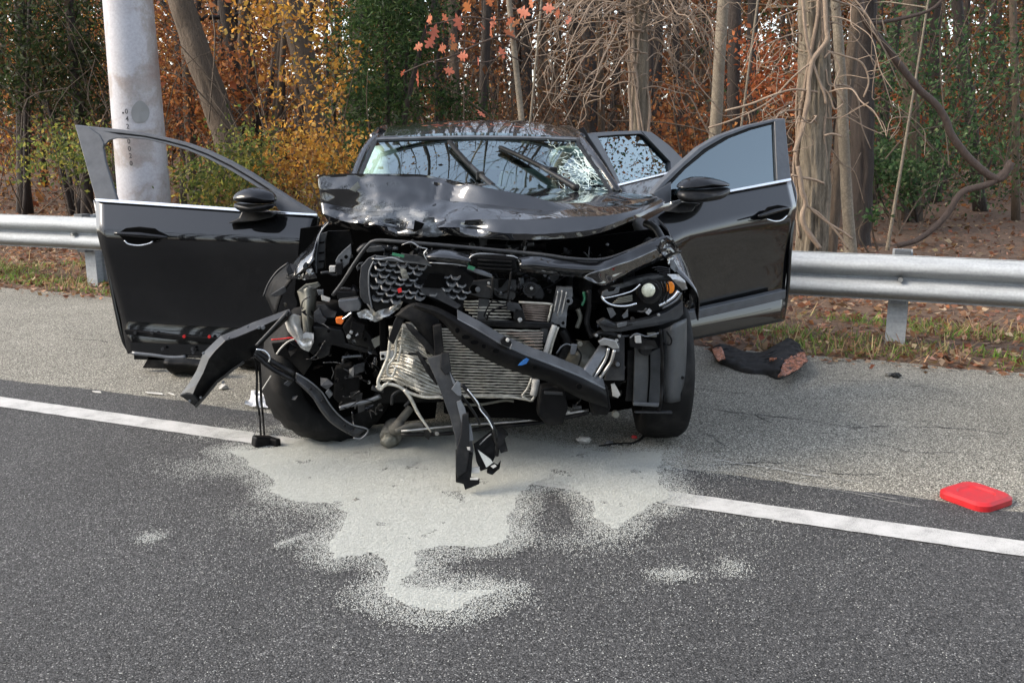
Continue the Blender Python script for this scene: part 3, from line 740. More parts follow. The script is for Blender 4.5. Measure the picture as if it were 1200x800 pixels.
# ---------------------------------------------------------- doors
def solve_plane(h, px, py, L, sg):
    """opening angle so that the door's far edge, L from the hinge, lies on this pixel's ray"""
    best = None
    for k in range(50, 990):
        a = k/10; t = Vector((sg*math.sin(R(a)), math.cos(R(a)), 0)); n = Vector((-t.y, t.x, 0))
        p = PQ(px, py, h, n); d = (Vector((p.x, p.y, 0))-Vector((h[0], h[1], 0))).length
        if (p-CAML).dot(rayL(px, py)) <= 0: continue
        e = abs(d-L)
        if best is None or e < best[0]: best = (e, a, t, n)
    return best
class Door:
    def __init__(s, name, h, px, py, L, sg, label=None):
        s.h = Vector(h); e, s.a, s.t, s.n = solve_plane(h, px, py, L, sg)
        print('DOOR', name, 'angle', s.a, 'err', e)
        if s.n.y > 0: s.n = -s.n          # outer skin faces the camera
        s.root = empty(name); s.root.parent = car
        if label: s.root['label'] = label
    ZB, TILT = .955, R(24)               # above the waist the door leans inwards
    def P(s, px, py, off=0., flat=False):
        p = PQ(px, py, s.h+s.n*off, s.n)
        if flat or p.z < s.ZB: return p
        n2 = (s.n*math.cos(s.TILT)+Vector((0, 0, math.sin(s.TILT)))).normalized()
        b = s.h+s.n*off; b.z = s.ZB
        return PQ(px, py, b, n2)
    def pl(s, name, pts, m, t=.02, off=0., bw=.004, parent=None, pr=None):
        V, F = prism([s.P(*p, off) for p in pts], -s.n*t); o = mesh(name, V, F, M[m], parent or s.root)
        if bw: bevel(o, bw)
        return o
    def strip(s, name, A, B, m, t=.03, off=0., bw=.004, parent=None):
        return strip(name, [s.P(*p, off) for p in A], [s.P(*p, off) for p in B], -s.n*t, M[m], parent or s.root, bw)
    def tube(s, name, pts, r, m, off=0., parent=None, seg=8): return tube(name, [s.P(*p, off) for p in pts], r, M[m], parent or s.root, seg)
    def panel(s, name, top, bot, prof, m, t=.05, ns=24):
        """skin between two pixel edges; prof(w)-> offset outwards, w = 0 at the top"""
        T = resample([s.P(*p) for p in top], ns); B = resample([s.P(*p) for p in bot], ns); V = []; F = []; m_ = 40
        for j in range(m_+1):
            w = j/m_
            for i in range(ns+1):
                p = T[i].lerp(B[i], w); V.append(p+s.n*prof(w, i/ns))
        k = ns+1
        for j in range(m_):
            for i in range(ns): F.append([j*k+i, j*k+i+1, (j+1)*k+i+1, (j+1)*k+i])
        o = mesh(name, V, F, M[m], s.root, True)
        nn = o.data.polygons[0].normal
        if nn.dot(s.n) < 0: o.data.flip_normals()
        sm = o.modifiers.new('s', 'SOLIDIFY'); sm.thickness = t; sm.offset = -1
        return o
def resample(P, n):
    P = [np.array(p) for p in P]; d = np.cumsum([0]+[np.linalg.norm(b-a) for a, b in zip(P[:-1], P[1:])]); q = np.linspace(0, d[-1], n+1)
    A = np.array(P); return [Vector([np.interp(x, d, A[:, k]) for k in range(3)]) for x in q]
def sm(a, b, x): t = min(1, max(0, (x-a)/(b-a))); return t*t*(3-2*t)
def skin(crease, tilt, lowlean, depth=.045):
    def f(w, c):
        cr_ = crease(c)
        if w < cr_: return tilt*w
        d = tilt*cr_; x = (w-cr_)/(1-cr_)
        return d + .012*math.sin(min(1, x*2.2)*math.pi)*.4 - lowlean*sm(.0, .35, x)*.6 - .03*sm(.05, .8, x) + .012*sm(.72, .9, x)
    return f

# passenger door (at the picture's left), swung wide open
dl = Door('front_door', (-.86, .47, .6), 113, 236, 1.10, -1, 'wide open front door with lowered window and torn lower edge')
dl.panel('door_skin', [(112, 234.5), (180, 239), (250, 244), (310, 248), (373, 253)], [(152, 413), (200, 417), (250, 419), (300, 421), (346, 424)], skin(lambda c: .185-.035*c, .34, .03), 'paint')
for p in [[(112, 234.5), (140, 380), (152, 413)]]: dl.tube('rear_edge', p, .012, 'paint', -.02)
dl.strip('waist_trim', [(111, 232.5), (180, 237), (250, 242), (320, 247.2), (371, 250.5)], [(112, 236.2), (180, 240.8), (250, 245.6), (320, 250.6), (372, 253)], 'chrome', .012, .012, .002)
out = [(87.5, 146.5), (110, 149), (140, 152), (170, 156.5), (195, 161.5), (220, 168), (245, 177), (272, 190), (295, 203), (318, 218), (345, 235.5), (371, 251)]
inn = [(98, 158), (118, 160), (140, 161), (170, 163.5), (194, 169), (219, 176), (244, 186.5), (270, 200), (292, 213.5), (310, 225), (335, 239), (356, 250)]
midl = [(a[0]*.55+b[0]*.45, a[1]*.55+b[1]*.45) for a, b in zip(out, inn)]
mid2 = [(a[0]*.38+b[0]*.62, a[1]*.38+b[1]*.62) for a, b in zip(out, inn)]
dl.strip('window_frame', out, midl, 'frame', .045, .0)
dl.strip('weather_strip', midl, mid2, 'rubber', .03, -.012)
dl.strip('inner_frame', mid2, inn, 'frame', .03, -.004)
dl.pl('pillar_cover', [(87.5, 146.5), (104, 149), (117, 158), (122, 168), (121, 172), (124, 190), (138, 235), (112, 234)], 'frame', .02, .006)
dl.pl('frame_corner', [(104, 150), (140, 158), (150, 163), (137, 162.3), (128, 164.5), (122, 171), (119, 165)], 'frame', .02, .002)
dl.pl('sail_panel', [(311, 222), (321, 224), (345, 237), (368, 251), (330, 248), (326, 246)], 'frame', .02, .004)
def handle(d, a, b, cup):
    h = d.pl('handle_cup', cup, 'cavity_shade', .02, .062, .002)
    d.tube('handle', [a, ((a[0]+b[0])/2, (a[1]+b[1])/2-.6), b], [.008, .013, .007], 'gloss', .085)
    return h
handle(dl, (134, 273.5), (196, 278.3), [(137, 274), (147, 267.5), (162, 266), (180, 268), (190, 275), (184, 281), (172, 286), (158, 287), (147, 284), (144, 280)])
dl.tube('handle_lip', [(146, 282), (151, 286), (163, 287.5), (174, 285.5), (179, 283)], .004, 'chrome', .075)
dl.strip('sill_flange', [(145, 386), (200, 392), (250, 396), (300, 399), (340, 402)], [(147, 392), (200, 398), (250, 402), (300, 405), (340, 407)], 'plastic_m', .02, .045)
for x, y in ((215.5, 394.3), (245, 394.6)):
    c = dl.P(x, y, .06); o = mesh('trim_clip', *discvf(c, dl.n, .008, 10, .012), M['redp'], dl.root)
for x, y in ((158, 390), (178, 390), (190, 409), (225, 409), (226, 413)):
    c = dl.P(x, y, .06); mesh('trim_clip', *discvf(c, dl.n, .008, 8, .012), M['greyp'], dl.root)
dl.tube('torn_edge', [(155, 413.5), (180, 416), (200, 418.5), (218, 418)], .010, 'greyl', .03)
def mirror(d, cap, low, foot, off):
    w = empty('door_mirror'); w.parent = d.root
    for nm, poly, m, a, b in (('mirror_cap', cap, 'gloss', .10, .18), ('mirror_housing', low, 'plastic', .11, .14)):
        P = [d.P(*p, off) for p in poly]; c = sum(P, Vector())/len(P); rings = []
        for q, s in ((0, 0.05), (.25, .55), (.6, .86), (1., 1.), (1.7, .97), (2.2, .85)):
            rings.append([c+(p-c)*s+d.n*(a*(1-q)*.6) for p in P])
        V = sum(rings, []); n = len(P); F = []
        for i in range(len(rings)-1):
            for k in range(n): F.append([i*n+k, i*n+(k+1) % n, (i+1)*n+(k+1) % n, (i+1)*n+k])
        F += [list(range(n)), list(range((len(rings)-1)*n, len(rings)*n))]
        o = mesh(nm, V, F, M[m], w, True); s_ = o.modifiers.new('s', 'SUBSURF'); s_.levels = 1; s_.render_levels = 2
    V, F = prism([d.P(*p, .06) for p in foot], -d.n*.05); bevel(mesh('mirror_foot', V, F, M['plastic'], w), .006)
    P = [d.P(*p, off-.10) for p in cap]; c = sum(P, Vector())/len(P)
    mesh('mirror_glass', *prism([c+(p-c)*.8 for p in P], -d.n*.004), M['chrome'], w)
mirror(dl, [(270.5, 236), (272, 229), (281, 222), (293, 219), (307, 220.5), (319, 225), (323, 231), (324, 237), (315, 239), (295, 239.5)], [(271, 236), (290, 240), (310, 240), (324, 237), (321, 243), (314, 247), (300, 249.5), (285, 249.5), (274, 245)], [(283, 248), (316, 248), (322, 251), (318, 255), (300, 259), (266, 262), (280, 255)], .14)

# driver's door (at the picture's right)
dr = Door('front_door', (.86, .47, .6), 928, 226, .90, 1, 'open front door with closed window and grey sill stripe')
dr.panel('door_skin', [(752, 262), (775, 248), (790, 239.5), (857, 225), (927, 212.5)], [(786, 402), (806.5, 398), (845, 390), (885, 382), (917, 375.5)], skin(lambda c: .20-.03*c, .30, .03), 'paint')
dr.tube('rear_edge', [(927, 212.5), (931.3, 228), (930.5, 246), (926, 291), (923, 338), (917, 375.5)], .012, 'paint', -.015)
dr.strip('sill_stripe', [(800, 367), (845, 357), (885, 348), (921.5, 339.5)], [(800, 377.5), (845, 367.5), (885, 358.5), (920.5, 350)], 'frame', .05, .078)
dr.strip('waist_trim', [(786, 236.6), (857, 222), (927, 208.6)], [(786, 239.4), (857, 225), (927.4, 211.8)], 'chrome', .012, .012, .002)
dr.tube('sill_cladding', [(800, 386), (845, 377), (885, 369), (917, 361)], .001, 'plastic', .05)
out = [(765, 227), (777, 213), (798, 193), (820, 173), (842, 160), (874, 148), (907, 140.3), (920, 138.7)]
inn = [(776, 228), (788, 215), (803, 199), (829, 177.6), (855, 162.3), (881, 152.5), (907.5, 145.5), (912, 144.5)]
midr = [(a[0]*.5+b[0]*.5, a[1]*.5+b[1]*.5) for a, b in zip(out, inn)]
dr.strip('window_frame', out, midr, 'frame', .045)
dr.strip('weather_strip', midr, inn, 'rubber', .03, -.01)
dr.pl('pillar_cover', [(908, 142), (920, 138.7), (923.5, 175), (927, 209), (911, 212), (909.5, 180)], 'frame', .02, .006)
dr.pl('sail_panel', [(765, 227), (787, 213), (786.5, 237), (776, 240)], 'frame', .02, .004)
pane = dr.pl('window', [(786, 216), (803, 198), (829, 176.6), (855, 161.5), (881, 151.8), (909, 144.6), (911, 212), (858, 223.5), (786.4, 237)], 'sglass', .004, -.012, 0)
handle(dr, (888.5, 253.5), (926, 243.5), [(896, 250), (902, 243), (914, 240.5), (923, 242), (926, 246), (924, 251), (915, 257), (904, 258), (898, 256)])
dr.tube('handle_lip', [(899, 257), (908, 259.3), (916, 258), (922, 253)], .004, 'chrome', .07)
mirror(dr, [(796.5, 222), (799, 216), (808, 209), (820, 206), (836, 208), (851, 212.5), (857.5, 216.5), (855, 219), (830, 221), (808, 222)], [(797, 222), (815, 222.5), (840, 221), (857, 218), (856, 225), (850, 232), (838, 235.5), (824, 237.5), (810, 238.5), (800, 236)], [(799, 237), (822, 238.5), (815, 243), (812, 248), (795, 249.5), (782, 248)], .14)

# rear door seen between roof and driver's door
rd = Door('rear_door', (.84, 1.60, .9), 798, 200, 1.0, 1, 'open rear door seen past the windscreen')
pane = rd.pl('window', [(699, 159), (752.5, 155.6), (785.5, 188), (787, 201), (720, 220)], 'sglass', .004, -.02, 0)
rd.strip('window_frame', [(690, 156.5), (720, 154.2), (751, 153.2), (764, 155), (784, 170), (802, 187.5), (806, 205)], [(697, 160.5), (722, 158.2), (751, 157), (755, 159), (772, 176), (786, 191), (788, 206)], 'frame', .04)
rd.strip('front_frame', [(688, 156.5), (706, 185), (722, 218)], [(700, 159), (714, 185), (728, 216)], 'frame', .04, .004)
rd.pl('pillar_cover', [(752, 154), (764, 155), (784, 170), (802, 187.5), (806, 205), (800, 212), (787, 205), (786, 190)], 'frame', .03, .006)
rd.strip('waist_trim', [(722, 216), (755, 208), (790, 199.5)], [(723, 218.6), (755, 210.6), (790, 202)], 'chrome', .012, .012, .002)
rd.panel('door_skin', [(722, 218), (755, 210), (800, 200)], [(730, 320), (765, 312), (805, 302)], skin(lambda c: .3, .25, .03), 'paint', .05, 10)

# ---------------------------------------------------------- buckled bonnet
def hood():
    # columns: (px,py,u) from the tucked-under front lip up the crumpled face, over the ridge and back to the windscreen
    cols = [
        [(386, 262, -.16), (378, 250, -.20), (376, 238, -.16), (374, 222, -.12), (372, 205.5, -.08), (384, 207, .12), (400, 222, .55)],
        [(410, 268, -.20), (404, 259, -.24), (404, 243, -.17), (409, 222, -.14), (413, 203.5, -.09), (424, 206, .14), (426, 221, .60)],
        [(448, 276, -.26), (443, 265, -.30), (442, 248, -.22), (449, 226, -.15), (455, 204, -.09), (462, 206, .16), (462, 221, .63)],
        [(488, 279, -.34), (486, 268, -.36), (487, 252, -.27), (490, 230, -.16), (493, 204.5, -.08), (500, 207, .18), (503, 220.5, .65)],
        [(528, 276, -.40), (527, 266, -.42), (529, 257, -.34), (524, 234, -.18), (520, 209.5, -.06), (535, 211, .20), (540, 220, .66)],
        [(577, 281, -.44), (577, 272, -.45), (580, 257, -.36), (575, 240, -.20), (565, 219, -.03), (580, 217, .24), (582, 219.5, .66)],
        [(628, 281, -.46), (628, 274, -.46), (632, 257, -.35), (630, 246, -.24), (618, 229, -.02), (622, 223, .26), (624, 220, .66)],
        [(668, 279, -.45), (668, 272, -.45), (672, 254, -.33), (664, 245, -.22), (652, 237, -.06), (657, 229, .28), (660, 221, .66)],
        [(704, 273, -.42), (704, 267, -.42), (708, 253, -.28), (706, 243, -.14), (702, 237, .06), (698, 229, .32), (694, 222.5, .64)],
        [(742, 258, -.33), (742, 253, -.33), (744, 246, -.18), (742, 239, -.04), (738, 234, .14), (731, 229, .36), (722, 225, .60)],
        [(779, 240, -.18), (779, 236, -.16), (776, 233, -.02), (772, 231, .10), (764, 229.5, .22), (752, 228, .40), (738, 226.5, .56)],
    ]
    n = len(cols[0])
    for ci, c in enumerate(cols[:8]):
        for i, dd in ((3, -.04), (4, -.07)): c[i] = (c[i][0], c[i][1], c[i][2]+dd*(1 if ci < 6 else .6))
    for ci in range(4, 10):
        c = cols[ci]; u1 = c[1][2]; c[2] = (c[2][0], c[2][1], u1+.035)
        if 5 <= ci <= 7: c[3] = (c[3][0], c[3][1], u1+(.17, .19, .22)[ci-5]); c[4] = (c[4][0], c[4][1], u1+(.22, .24, .25)[ci-5])
    rows = [[Q(*c[i]) for c in cols] for i in range(n)]
    k = 12; A_ = [spline(r_, k) for r_ in rows]; nc = (len(cols)-1)*k+1; nr = (n-1)*k+1; V = []
    for i in range(nr):
        a = min(i//k, n-2); f = i/k-a
        for j in range(nc): V.append(Vector(A_[a][j]*(1-f)+A_[a+1][j]*f))
    F = [[i*nc+j, i*nc+j+1, (i+1)*nc+j+1, (i+1)*nc+j] for i in range(nr-1) for j in range(nc-1)]
    wear = []
    for idx, v in enumerate(V):
        c = (idx % nc)/(nc-1); r = (idx//nc)/(nr-1)
        crush = math.exp(-((c-.2)/.22)**2)*(1 if r < .62 else max(0, 1-(r-.62)/.1))
        lowc = math.exp(-((r-.22)/.16)**2)
        q = v*1.
        ridge = abs(mnoise.noise(q*9+Vector((0, 4, 0))))
        d = crush*(.016*(ridge-.25)+.016*lowc*mnoise.noise(q*24)) + .010*(r < .66)*mnoise.noise(q*5+Vector((7, 0, 0)))*(1-c)
        vd = mnoise.voronoi(q*6.5+Vector((3, 1, 2)))[0]; vs_ = mnoise.voronoi(q*15)[0]
        d += crush*(r < .64)*(.030*(vd[0]-.42)+.010*(vs_[0]-.4)) + .03*(r > .1)*(r < .66)*max(0, 1-abs(c-.37-.18*(r-.3))/.035)*(-.5)
        if r < .19: d += .003*mnoise.noise(q*30); v.z += .003*mnoise.noise(q*26+Vector((5, 5, 5)))
        # fold from the lip to the ridge, and the sharp crease along the face
        d += -.012*math.exp(-((c-.32-.08*r)/.022)**2)*(r > .28)*(r < .62)
        v += Vector((0, -d, d*.45))
        # the tear near the lip
        t_ = math.exp(-(((c-.255)/.028)**2+((r-.2)/.11)**2)); v += Vector((0, .05*t_, -.012*t_))
        t_ = math.exp(-(((c-.455)/.03)**2+((r-.2)/.10)**2)); v += Vector((0, .045*t_, 0))
        w = .85*math.exp(-(((c-.18)/.17)**2+((r-.27)/.15)**2)) + .6*math.exp(-(((c-.30)/.10)**2+((r-.33)/.07)**2)) + .3*math.exp(-(((c-.1)/.05)**2+((r-.62)/.06)**2))+.16*(r < .62)*(c < .35)
        wear.append(min(1., w))
    o = mesh('bonnet', V, F, M['hood'], car, True)
    a = o.data.attributes.new('wear', 'FLOAT', 'POINT'); a.data.foreach_set('value', wear)
    face_to(o, Vector((0, -2, 4))); o.data.set_sharp_from_angle(angle=R(17))
    m = o.modifiers.new('s', 'SOLIDIFY'); m.thickness = .003; m.offset = -1
    return o
hood()
pl('bonnet_tear', [(496, 256), (508, 255), (512, 266), (520, 274), (512, 277), (500, 277), (488, 275)], -.40, 'greyl', .004, None, 0, .018, .015)
pl('bonnet_tear', [(409, 222), (419, 213), (425, 224), (418, 226)], (-.19, -.17), 'olive', .004, None, 0, .006, .015)
pl('bonnet_tear', [(486, 258), (497, 262), (494, 268), (484, 272)], -.42, 'cavity_shade', .004, None, 0)

# ---------------------------------------------------------- engine bay
box('engine_block', (.0, .22, .62), (.62, .36, .42), M['plastic_m'], car, None, .04)
box('engine_cover', (.02, .16, .80), (.5, .34, .10), M['plastic'], car, (R(4), 0, 0), .04)
for k in range(5): box('cover_rib', (-.18+.1*k, .02, .80), (.02, .08, .09), M['plastic_m'], car, None, .006)
box('battery', (.46, .22, .70), (.26, .2, .22), M['plastic'], car, None, .02)
box('air_box', (.50, .05, .74), (.24, .26, .18), M['plastic'], car, (0, 0, R(8)), .03)
for sx in (-1, 1):
    tube('inner_wing', [Vector((sx*.73, .1, .90)), Vector((sx*.76, .5, .96))], [.03, .04], M['greyp'], car, 8)
box('bay_shade_back', (-.1, .40, .42), (1.3, .03, .5), M['cavity_shade'], car)  # black plate added as the shade at the back of the bay
box('strut_wall', (-.50, .0, .62), (.03, .8, .5), M['cavity_shade'], car)
pl('bay_shade_plate', [(352, 268), (395, 262), (450, 275), (500, 285), (520, 400), (510, 490), (420, 500), (395, 470), (372, 420), (345, 345)], .12, 'cavity_shade', .03, None, 0)  # black fill plate, painted shade where the left bay is a dark void
pl('bay_shade_plate', [(640, 285), (770, 268), (790, 330), (790, 470), (700, 485), (640, 470)], .14, 'cavity_shade', .03, None, 0)  # same black shade fill on the right
box('strut_wall', (.50, -.02, .60), (.03, .75, .5), M['cavity_shade'], car)

# weatherstrip running across the top of the opening
tb('weather_strip', [(390, 346), (402, 330), (416, 308), (430, 289), (441, 282), (470, 283.5), (520, 287.5), (580, 293), (640, 299), (668, 303), (706, 304), (738, 294), (770, 280)], [-.36, -.38, -.42, -.46, -.48, -.5, -.5, -.5, -.5, -.5, -.48, -.42, -.34], .008, 'greyp', seg=6)

# left (passenger side) crumpled wing
sheet('front_wing', [[Q(382, 259, .0), Q(363, 287, -.02), Q(344, 307, -.05), Q(334, 326, -.08)], [Q(379, 268, -.10), Q(364, 292, -.16), Q(352, 308, -.2), Q(342, 325, -.2)], [Q(374, 275, -.14), Q(368, 295, -.22), Q(366, 308, -.25), Q(354, 319, -.24)], [Q(374, 279, -.05), Q(371, 296, -.12), Q(370, 310, -.16), Q(368, 323, -.18)]], M['hood'], car, 5, .004,
      lambda v: v+Vector((.006, -.010, 0))*mnoise.noise(v*22))
pl('wing_flange', [(375, 274), (384, 271.5), (381, 284), (381, 300), (379, 314), (370, 316), (371, 300), (372, 286)], -.15, 'greyp', .01)
for y in (284, 296, 306): pl('flange_notch', [(373, y), (380, y-1), (380, y+.8), (374, y+1.6)], -.16, 'cavity_shade', .006, None, 0)
tb('wing_edge', [(386, 260), (376, 272), (372, 288), (370, 306), (371, 320)], -.17, .004, 'greyl', seg=6)
pl('wing_lip', [(336, 328), (350, 320), (365, 311), (369, 320), (372, 326), (358, 328), (345, 326)], (-.2, -.25), 'hood', .01, None, 0, .012, .02)
pl('apron', [(383, 271), (410, 270), (414, 286), (404, 300), (393, 313), (381, 315), (381, 292)], -.02, 'plastic_m', .02)
tb('wheel_arch_edge', [(309, 347), (315, 332), (325, 318), (338, 308)], -.05, .005, 'greyp', seg=6)
sheet('wheel_arch_liner', [[Q(310, 345, .0), Q(318, 328, .0), Q(338, 309, .0)], [Q(322, 372, -.15), Q(330, 345, -.15), Q(345, 322, -.15)]], M['plastic_m'], car, 4, .006)
pl('wing_bracket', [(317, 345), (334, 335), (336, 342), (330, 346), (320, 348)], -.18, 'greyp', .01)
pl('hinge_bracket', [(411, 286), (404, 292), (396, 300), (393, 306), (395, 313), (402, 315), (409, 308), (412, 297)], -.3, 'greyl', .012, None, .002)
ds('bracket_hole', 405.5, 301, -.302, 2.2, 'cavity_shade', t=.004); ds('bracket_hole', 400, 305, -.302, 1.6, 'cavity_shade', t=.004)
pl('connector', [(385.5, 312), (393, 312), (393, 319), (386, 319)], -.32, 'white', .03)
pl('connector', [(393, 309), (401, 308), (401, 322), (394, 322)], -.34, 'plastic', .03)
tb('hose', [(376, 320), (384, 319), (392, 322), (400, 319)], -.3, .006, 'greyp')
tb('cooling_hose', [(420, 296), (428, 289), (440, 289), (460, 292)], -.3, .015, 'plastic')
pl('radiator_bracket', [(428, 290), (447, 288), (450, 294), (430, 296)], -.38, 'greyp', .02)

# exposed casting, split bottle and torn bracketry over the left wheel
sheet('suspension_turret', [[Q(348, 341, -.22), Q(352, 356, -.24), Q(354, 374, -.25), Q(356, 390, -.26)], [Q(358, 338, -.32), Q(360, 356, -.33), Q(360, 374, -.33), Q(361, 391, -.33)], [Q(373, 331, -.26), Q(371, 352, -.27), Q(368, 374, -.27), Q(366, 392, -.27)]], M['olive'], car, 5, .01, lambda v: v+Vector((0, -.012, 0))*mnoise.noise(v*20))
pl('turret_cap', [(349, 341), (357, 334), (372, 331), (375, 335), (366, 339), (356, 343)], -.3, 'olive', .03, None, 0, .006)
sheet('split_bottle', [[Q(333, 375, -.28), Q(338, 388, -.28), Q(346, 398, -.29), Q(354, 408, -.3)], [Q(342, 369, -.36), Q(346, 383, -.37), Q(352, 396, -.37), Q(360, 408, -.36)], [Q(353, 370, -.3), Q(353, 384, -.3), Q(359, 394, -.3), Q(367, 398, -.3)]], M['white'], car, 6, .006, lambda v: v+Vector((.008, -.022, .006))*mnoise.noise(v*26))
pl('split_bottle', [(347, 397), (358, 390), (367, 391), (368, 402), (362, 412), (353, 407)], -.34, 'white', .02, None, 0, .014, .015)
pl('torn_foil', [(350, 399), (360, 395), (366, 398), (364, 408), (357, 407)], -.37, 'steel', .004, None, 0, .02, .012)
pl('module_bracket', [(372, 358), (381, 357), (388, 364), (394, 366), (392, 372), (378, 372), (373, 368)], -.34, 'greyp', .02, None, .002, .006)
pl('module_bracket', [(368, 366), (374, 361), (378, 370), (383, 374), (380, 379), (368, 377)], -.36, 'greyp', .02, None, .002, .006)
pl('air_duct', [(396, 352), (420, 349), (424, 357), (422, 364), (404, 366), (397, 360)], -.36, 'greyl', .05, None, .005)
tb('duct_edge', [(395, 340), (404, 338), (420, 341)], -.34, .006, 'greyp')
pl('air_duct', [(393, 341), (419, 342), (420, 350), (396, 352)], -.30, 'plastic', .06, None, .006)
pl('connector', [(376, 346), (387, 350), (386, 354), (377, 352)], -.38, 'white', .02)
pl('connector', [(371, 340), (379, 340), (379, 346), (373, 346)], -.36, 'greyl', .02)
pl('high_voltage_plug', [(393, 373), (401, 371.5), (403, 376), (400, 380.5), (394, 379)], -.42, 'orange', .03, None, .003)
tb('dipstick', [(401, 374), (407, 370), (412, 366)], -.43, .003, 'chrome')
pl('chassis_leg', [(366, 382), (400, 386), (404, 390), (406, 402), (442, 410), (444, 417), (404, 408), (388, 404), (386, 416), (375, 421), (364, 414), (362, 402), (368, 396)], -.30, 'plastic', .06, None, .006)
pl('chassis_leg', [(401, 383), (412, 369), (424, 380), (438, 398), (442, 411), (408, 402)], -.33, 'plastic_m', .05, None, .006)
for x, y, r_ in ((375, 404, 2.4), (370, 414, 2.0), (385, 388, 1.8), (428, 398, 2)): ds('bracket_hole', x, y, -.345, r_, 'cavity_shade', t=.006)
ds('bolt', 408.6, 394.6, -.4, 2.6, 'steel', t=.03); ds('bolt', 411.5, 389.5, -.4, 2.0, 'steel', t=.03)
pl('clip', [(416.5, 392.5), (419, 390), (420, 392), (417, 394)], -.4, 'chrome', .01, None, 0)
tb('wire', [(318, 398), (330, 397), (342, 396), (350, 401)], -.24, .0035, 'redp', seg=5)
tb('wire', [(324, 415), (330, 407), (338, 400), (346, 397)], -.25, .004, 'white', seg=5)
tb('wire', [(318, 440), (312, 449), (305, 460)], -.2, .003, 'white', seg=5)
pl('inspection_tag', [(435, 398), (452, 390), (455, 397), (439, 408)], -.36, 'olive', .006, None, 0)
pl('module', [(412, 376), (428, 381), (424, 398), (409, 393)], -.36, 'plastic_m', .03)

# silver crumpled grille foot
pl('grille_foot', [(419, 366), (428, 362), (440, 367), (449, 373), (440, 377), (430, 373), (421, 371)], -.44, 'steel', .01, None, 0, .014, .012)
pl('grille_foot', [(430, 352), (440, 366), (452, 362), (462, 356), (473, 352), (468, 362), (456, 370), (440, 374), (434, 366)], -.47, 'steel', .01, None, 0, .02, .012)

# grille: backing, frame and rows of chevron fins
pl('grille_backing', [(436, 304), (460, 301), (500, 306), (535, 313), (556, 327), (546, 342), (541, 368), (528, 357), (508, 352), (495, 345), (484, 357), (470, 353), (455, 361), (440, 364), (433, 350), (431, 318)], -.50, 'plastic_m', .02, None, 0)
pl('grille_frame', [(423, 312), (431, 303), (440, 299), (437, 306), (432, 316), (431, 330), (433, 352), (434, 358), (427, 355), (422, 348), (421, 330)], -.53, 'greyp', .03, None, .003)
tb('grille_edge', [(438, 306), (433, 317), (432, 330), (433, 346), (436, 362)], -.55, .0035, 'greyl', seg=6)
pl('grille_lug', [(417, 313), (421, 308), (426, 307), (422, 315), (419, 318)], -.50, 'greyp', .01)
ds('bracket_hole', 421, 311, -.505, 1.6, 'cavity_shade', t=.004)
pl('grille_top_rail', [(440, 300), (452, 301), (470, 302), (500, 306), (506, 312), (486, 309), (460, 306), (440, 305)], -.54, 'greyl', .02, None, .003, .004)
fm = None
for r_ in range(8):
    for c in range(11):
        x = 438+c*11.2+(5.6 if r_ % 2 else 0)+r_*.5; y = 308+r_*7.2+c*1.4
        lim = 356-(x-440)*.02
        if y > lim or x > 546 or (494 < x < 522 and 318 < y < 342) or (x > 480 and y > 350) or (x > 505 and y < 318+ (x-505)*.25): continue
        c0 = Q(x, y, -.525); s = (c0-CAML).length/FPX*1.0
        if fm is None:
            fr = [(-6.2, 1.6), (-3, -1.8), (3, -1.8), (6.2, 1.6), (5.4, 3.2), (2.6, .2), (-2.6, .2), (-5.4, 3.2)]
            vs, fs = prism([Vector((x_*s, (-2 if abs(x_) < 4 else 1)*s, z_*s)) for x_, z_ in fr], Vector((0, 7*s, 1.2*s)))
            o = mesh('grille_fin', vs, fs, M['fin'], car); fm = o.data
        else: o = link('grille_fin', fm, None, car)
        o.location = c0+Vector((0, random.uniform(-.01, .01), 0)); o.rotation_euler = (random.uniform(-.3, .05), random.uniform(-.15, .3)+.1, random.uniform(-.2, .2))
pl('emblem_recess', [(495, 336), (503, 321), (521, 322), (519, 337)], -.54, 'cavity_shade', .02, None, 0)
pl('emblem_mount', [(491, 337), (519, 338), (525, 347), (540, 358), (536, 362), (515, 352), (495, 344)], -.53, 'greyp', .02, None, .002, .004)
pl('split_fin', [(468, 312), (476, 316), (479, 325), (473, 330), (470, 322)], -.54, 'olive', .01, None, 0, .01)
pl('reflector_chip', [(465.5, 339), (470, 337.5), (471, 342), (467, 343.5)], -.56, 'redp', .01, None, 0)

# glossy strip of torn bumper skin above the grille and across to the wing
def bumper_skin(name, top, bot, us, m='paint', bulge=.03, t=.005):
    us_t = us; midp = [((a[0]+b[0])/2, (a[1]+b[1])/2) for a, b in zip(top, bot)]
    return face_to(sheet(name, [[Q(*p, u+.03) for p, u in zip(top, us)], [Q(*p, u-bulge) for p, u in zip(midp, us)], [Q(*p, u) for p, u in zip(bot, us)]], M[m], car, 6, t, lambda v: v+Vector((0, -.012, .004))*mnoise.noise(v*11)))
bumper_skin('bumper_skin', [(498, 294), (515, 292), (535, 294.5), (555, 299)], [(502, 308), (516, 310), (535, 312), (548, 313)], [-.55, -.57, -.58, -.58])
bumper_skin('bumper_skin', [(608, 301), (630, 299.5), (660, 304), (700, 306), (730, 297), (760, 285), (783, 276), (798, 294)], [(609, 319), (630, 321), (655, 322.5), (682, 326.5), (707, 335), (737, 322), (765, 309), (799, 296)], [-.58, -.58, -.57, -.55, -.50, -.42, -.36, -.30], 'paint', .035)
bumper_skin('bumper_lip', [(552, 298), (575, 298), (600, 300), (610, 303)], [(551, 300), (575, 299.8), (600, 301.8), (610, 306)], [-.56, -.57, -.57, -.57])
